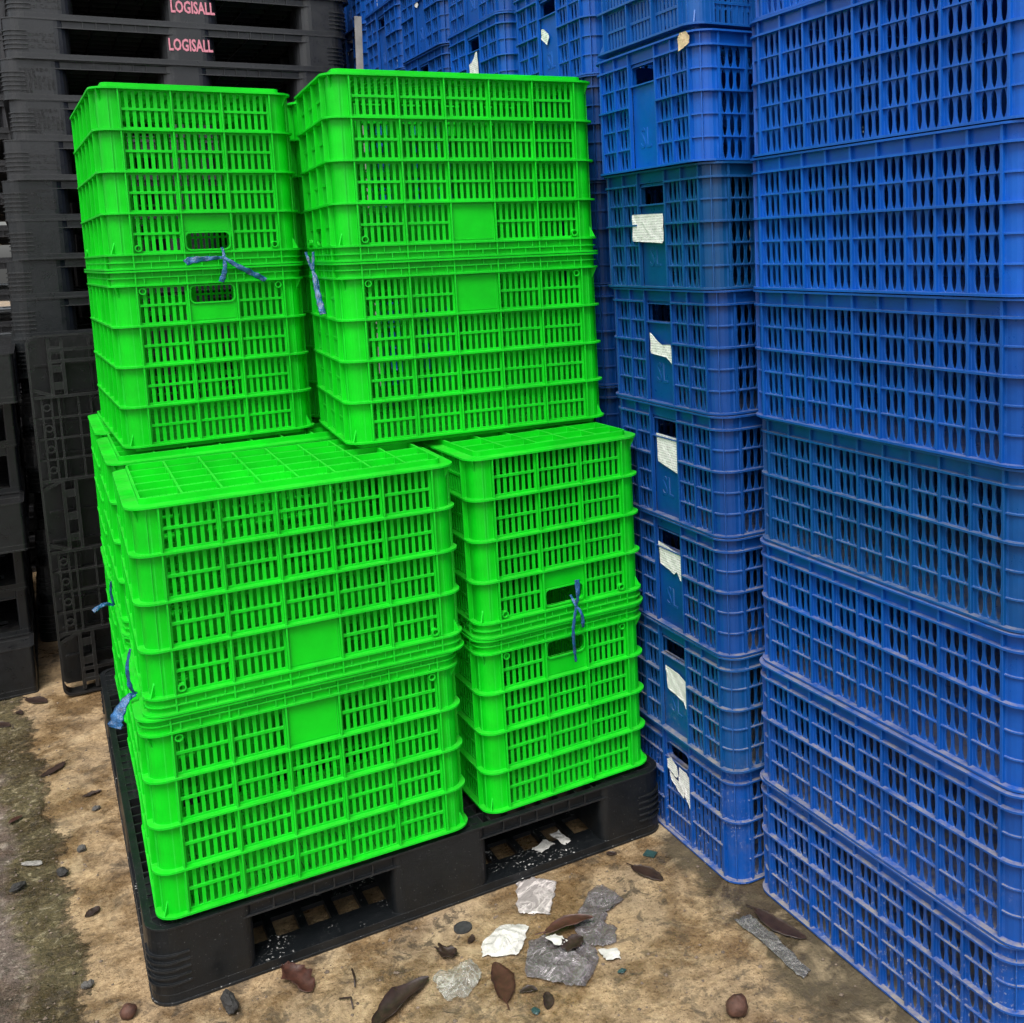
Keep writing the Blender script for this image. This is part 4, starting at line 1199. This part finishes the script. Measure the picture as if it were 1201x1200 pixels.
# seed pod
leaf('seed_pod', (.300, -.275), (.429, -.203), .026, M_LEAF, 'long curled dark brown seed pod at the bottom edge', 'seed pod', None, curl=.7, seed=21, jag=.05, lift=.008)
# round disc with raised rim
mb = MB()
c = [(.5375 + .0185 * math.cos(q * PI / 12), -.0955 + .0185 * math.sin(q * PI / 12)) for q in range(24)]
c2 = [(.5375 + .0165 * math.cos(q * PI / 12), -.0955 + .0165 * math.sin(q * PI / 12)) for q in range(24)]
mb.ring(c, c2, .0004, .0040); mb.prism(c2, .0006, .0028)
tag(mb.build('bottle_cap', M_CAP), 'small dark grey round disc flat on the concrete', 'disc')
# twigs
for pts, lb in (([(.311, -.098, .004), (.309, -.125, .006), (.303, -.150, .003)], 'thin black twig in front of the second pallet block'), ([(.27, -.165, .003), (.288, -.178, .006), (.285, -.205, .003)], 'short black twig near the seed pod')):
    mb = MB(); mb.tube(pts, [.0016, .0021, .0013], 6); tag(mb.build('twig', M_LEAF, None, True), lb, 'twig', 'twigs on the ground')
# glass piece
mb = MB(); mb.prism([(.972, -.078), (.988, -.100), (1.004, -.088), (.990, -.066)], .001, .004); tag(mb.build('glass_piece', M_TEAL), 'small diamond-shaped glassy piece near the dirty bottom crate', 'glass')

def sheet(name, pts, mat, label, cat, amp, seed, z=.0, fold=40, group=None, dome=0.0, n=9):
    rnd = random.Random(seed); bp = dens(pts, 7)
    cx = sum(p[0] for p in bp) / len(bp); cy = sum(p[1] for p in bp) / len(bp)
    ph = [rnd.uniform(0, 6.28) for _ in range(8)]
    def hgt(x, y):
        a = math.sin(x * fold * 2.1 + ph[0] + 1.7 * math.sin(y * fold * 1.3 + ph[1])); b = math.sin(y * fold * 2.7 + ph[2] + 1.9 * math.sin(x * fold * 1.6 + ph[3])); c_ = math.sin((x + y) * fold * 4.3 + ph[4] + 2 * math.sin((x - y) * fold * 2.9 + ph[5]))
        return (1 - abs(a)) * .5 + (1 - abs(b)) * .35 + .15 * (1 - abs(c_))
    top = []; bot = []
    m_ = len(bp)
    jit = [rnd.uniform(-.003, .003) for _ in range(m_)]
    for k in range(n + 1):
        f = k / n
        for i, (x, y) in enumerate(bp):
            X = cx + (x - cx) * f; Y = cy + (y - cy) * f
            if k == n: X += jit[i]; Y += jit[(i * 3) % m_]
            zz = z + .0015 + amp * hgt(X, Y) * (.55 + .45 * (1 - f)) + dome * (1 - f * f)
            top.append((X, Y, zz)); bot.append((X, Y, zz - .0005))
    vs = top + bot; o = len(top); fs = []
    for k in range(n):
        for i in range(m_):
            j = (i + 1) % m_
            q = [k * m_ + i, (k + 1) * m_ + i, (k + 1) * m_ + j, k * m_ + j]
            fs += [q, [o + w for w in q[::-1]]]
    for i in range(m_):
        j = (i + 1) % m_; a, b = n * m_ + i, n * m_ + j
        fs.append([a, o + a, o + b, b])
    mb = MB(); mb.add(vs, fs)
    return tag(mb.build(name, mat, None, mat not in (M_PAPER,)), label, cat, group)
sheet('paper_wad', [(0.538, -0.202), (0.548, -0.167), (0.579, -0.144), (0.609, -0.135), (0.636, -0.149), (0.65, -0.165), (0.632, -0.197), (0.597, -0.235), (0.567, -0.218)][::-1], M_PAPER, 'crumpled white paper on the concrete left of the grey bag', 'paper', .010, 3, fold=46, dome=.006)
sheet('clear_film', [(0.438, -0.2), (0.462, -0.207), (0.492, -0.202), (0.516, -0.194), (0.520, -0.233), (0.515, -0.256), (0.473, -0.288), (0.441, -0.286), (0.432, -0.246)][::-1], M_CLEAR, 'crinkled clear plastic film between the seed pod and the rust brown leaf', 'film', .018, 4, fold=30, dome=.010)
sheet('tissue_sheet', [(0.690, -0.016), (0.728, -0.016), (0.753, -0.039), (0.765, -0.063), (0.733, -0.11), (0.705, -0.154), (0.678, -0.13), (0.651, -0.113)][::-1], M_TISSUE, 'thin white see-through sheet lying at the front edge of the pallet', 'sheet', .003, 5, fold=60)
sheet('plastic_bag', [(0.585, -0.298), (0.631, -0.212), (0.661, -0.215), (0.692, -0.241), (0.717, -0.267), (0.733, -0.308), (0.717, -0.346), (0.668, -0.387), (0.637, -0.367), (0.618, -0.333)][::-1], M_BAG, 'crumpled grey see-through plastic bag under the brown leaves', 'bag', .022, 6, fold=30, dome=.006)
sheet('plastic_bag', [(0.731, -0.214), (0.759, -0.184), (0.807, -0.129), (0.844, -0.124), (0.856, -0.196), (0.811, -0.212), (0.786, -0.239), (0.799, -0.269), (0.778, -0.307), (0.74, -0.300), (0.722, -0.277), (0.72, -0.249)][::-1], M_BAG, 'flattened grey plastic strip trailing from the bag towards the pallet', 'plastic strip', .013, 7, fold=32)
sheet('paper_scrap', [(0.655, -0.236), (0.679, -0.240), (0.692, -0.271), (0.668, -0.275)][::-1], M_PAPER, 'small white paper scrap on the grey bag beside the brown leaves', 'paper scrap', .004, 8, z=.017)
sheet('paper_scrap', [(0.736, -0.310), (0.768, -0.325), (0.762, -0.356), (0.734, -0.345)][::-1], M_PAPER, 'square white paper scrap at the right edge of the grey bag', 'paper scrap', .004, 9, z=.004)
sheet('paper_scrap', [(.760, .050), (.800, .075), (.812, .045), (.772, .028)][::-1], M_PAPER, 'flat white scrap inside the right opening of the black pallet', 'paper scrap', .003, 10, z=.020)
sheet('paper_scrap', [(.815, .085), (.842, .085), (.846, .030), (.828, .028)][::-1], M_PAPER, 'raised white scrap on the right inside the right opening of the black pallet', 'paper scrap', .012, 11, z=.020)
sheet('tape_strip', [(1.013, -0.375), (1.050, -0.380), (1.052, -.45), (1.046, -0.577), (1.020, -0.584), (1.018, -.48)][::-1], M_TAPE, 'old grey tape strip stuck to the concrete along the near right blue stack', 'tape', .004, 12, fold=50)

# loose grit
rnd = random.Random(99); mb = MB()
for i in range(1500):
    if rnd.random() < .6: x, y = rnd.uniform(-.42, -.08), rnd.uniform(-.2, 1.9)
    else: x, y = rnd.uniform(.0, 1.1), rnd.uniform(-.85, -.03)
    if x < -.0 and x > -.12 - .07 * y and rnd.random() < .7: continue
    if x > -.02 and y > -.02: continue
    r_ = .0012 + .0035 * rnd.random() ** 3
    a = rnd.uniform(0, 6); vs = []
    for q in range(5): vs.append((x + r_ * rnd.uniform(.7, 1.3) * math.cos(a + q * 1.257), y + r_ * rnd.uniform(.7, 1.3) * math.sin(a + q * 1.257), .0))
    vs.append((x, y, r_ * rnd.uniform(.5, 1.1)))
    mb.add(vs, [[q, (q + 1) % 5, 5] for q in range(5)])
tag(mb.build('grit', m_simple('grit', (.13, .10, .075), .8, .7, 14, .3, .2)), kind='stuff', label='loose grit and crumbs scattered over the concrete', cat='grit')
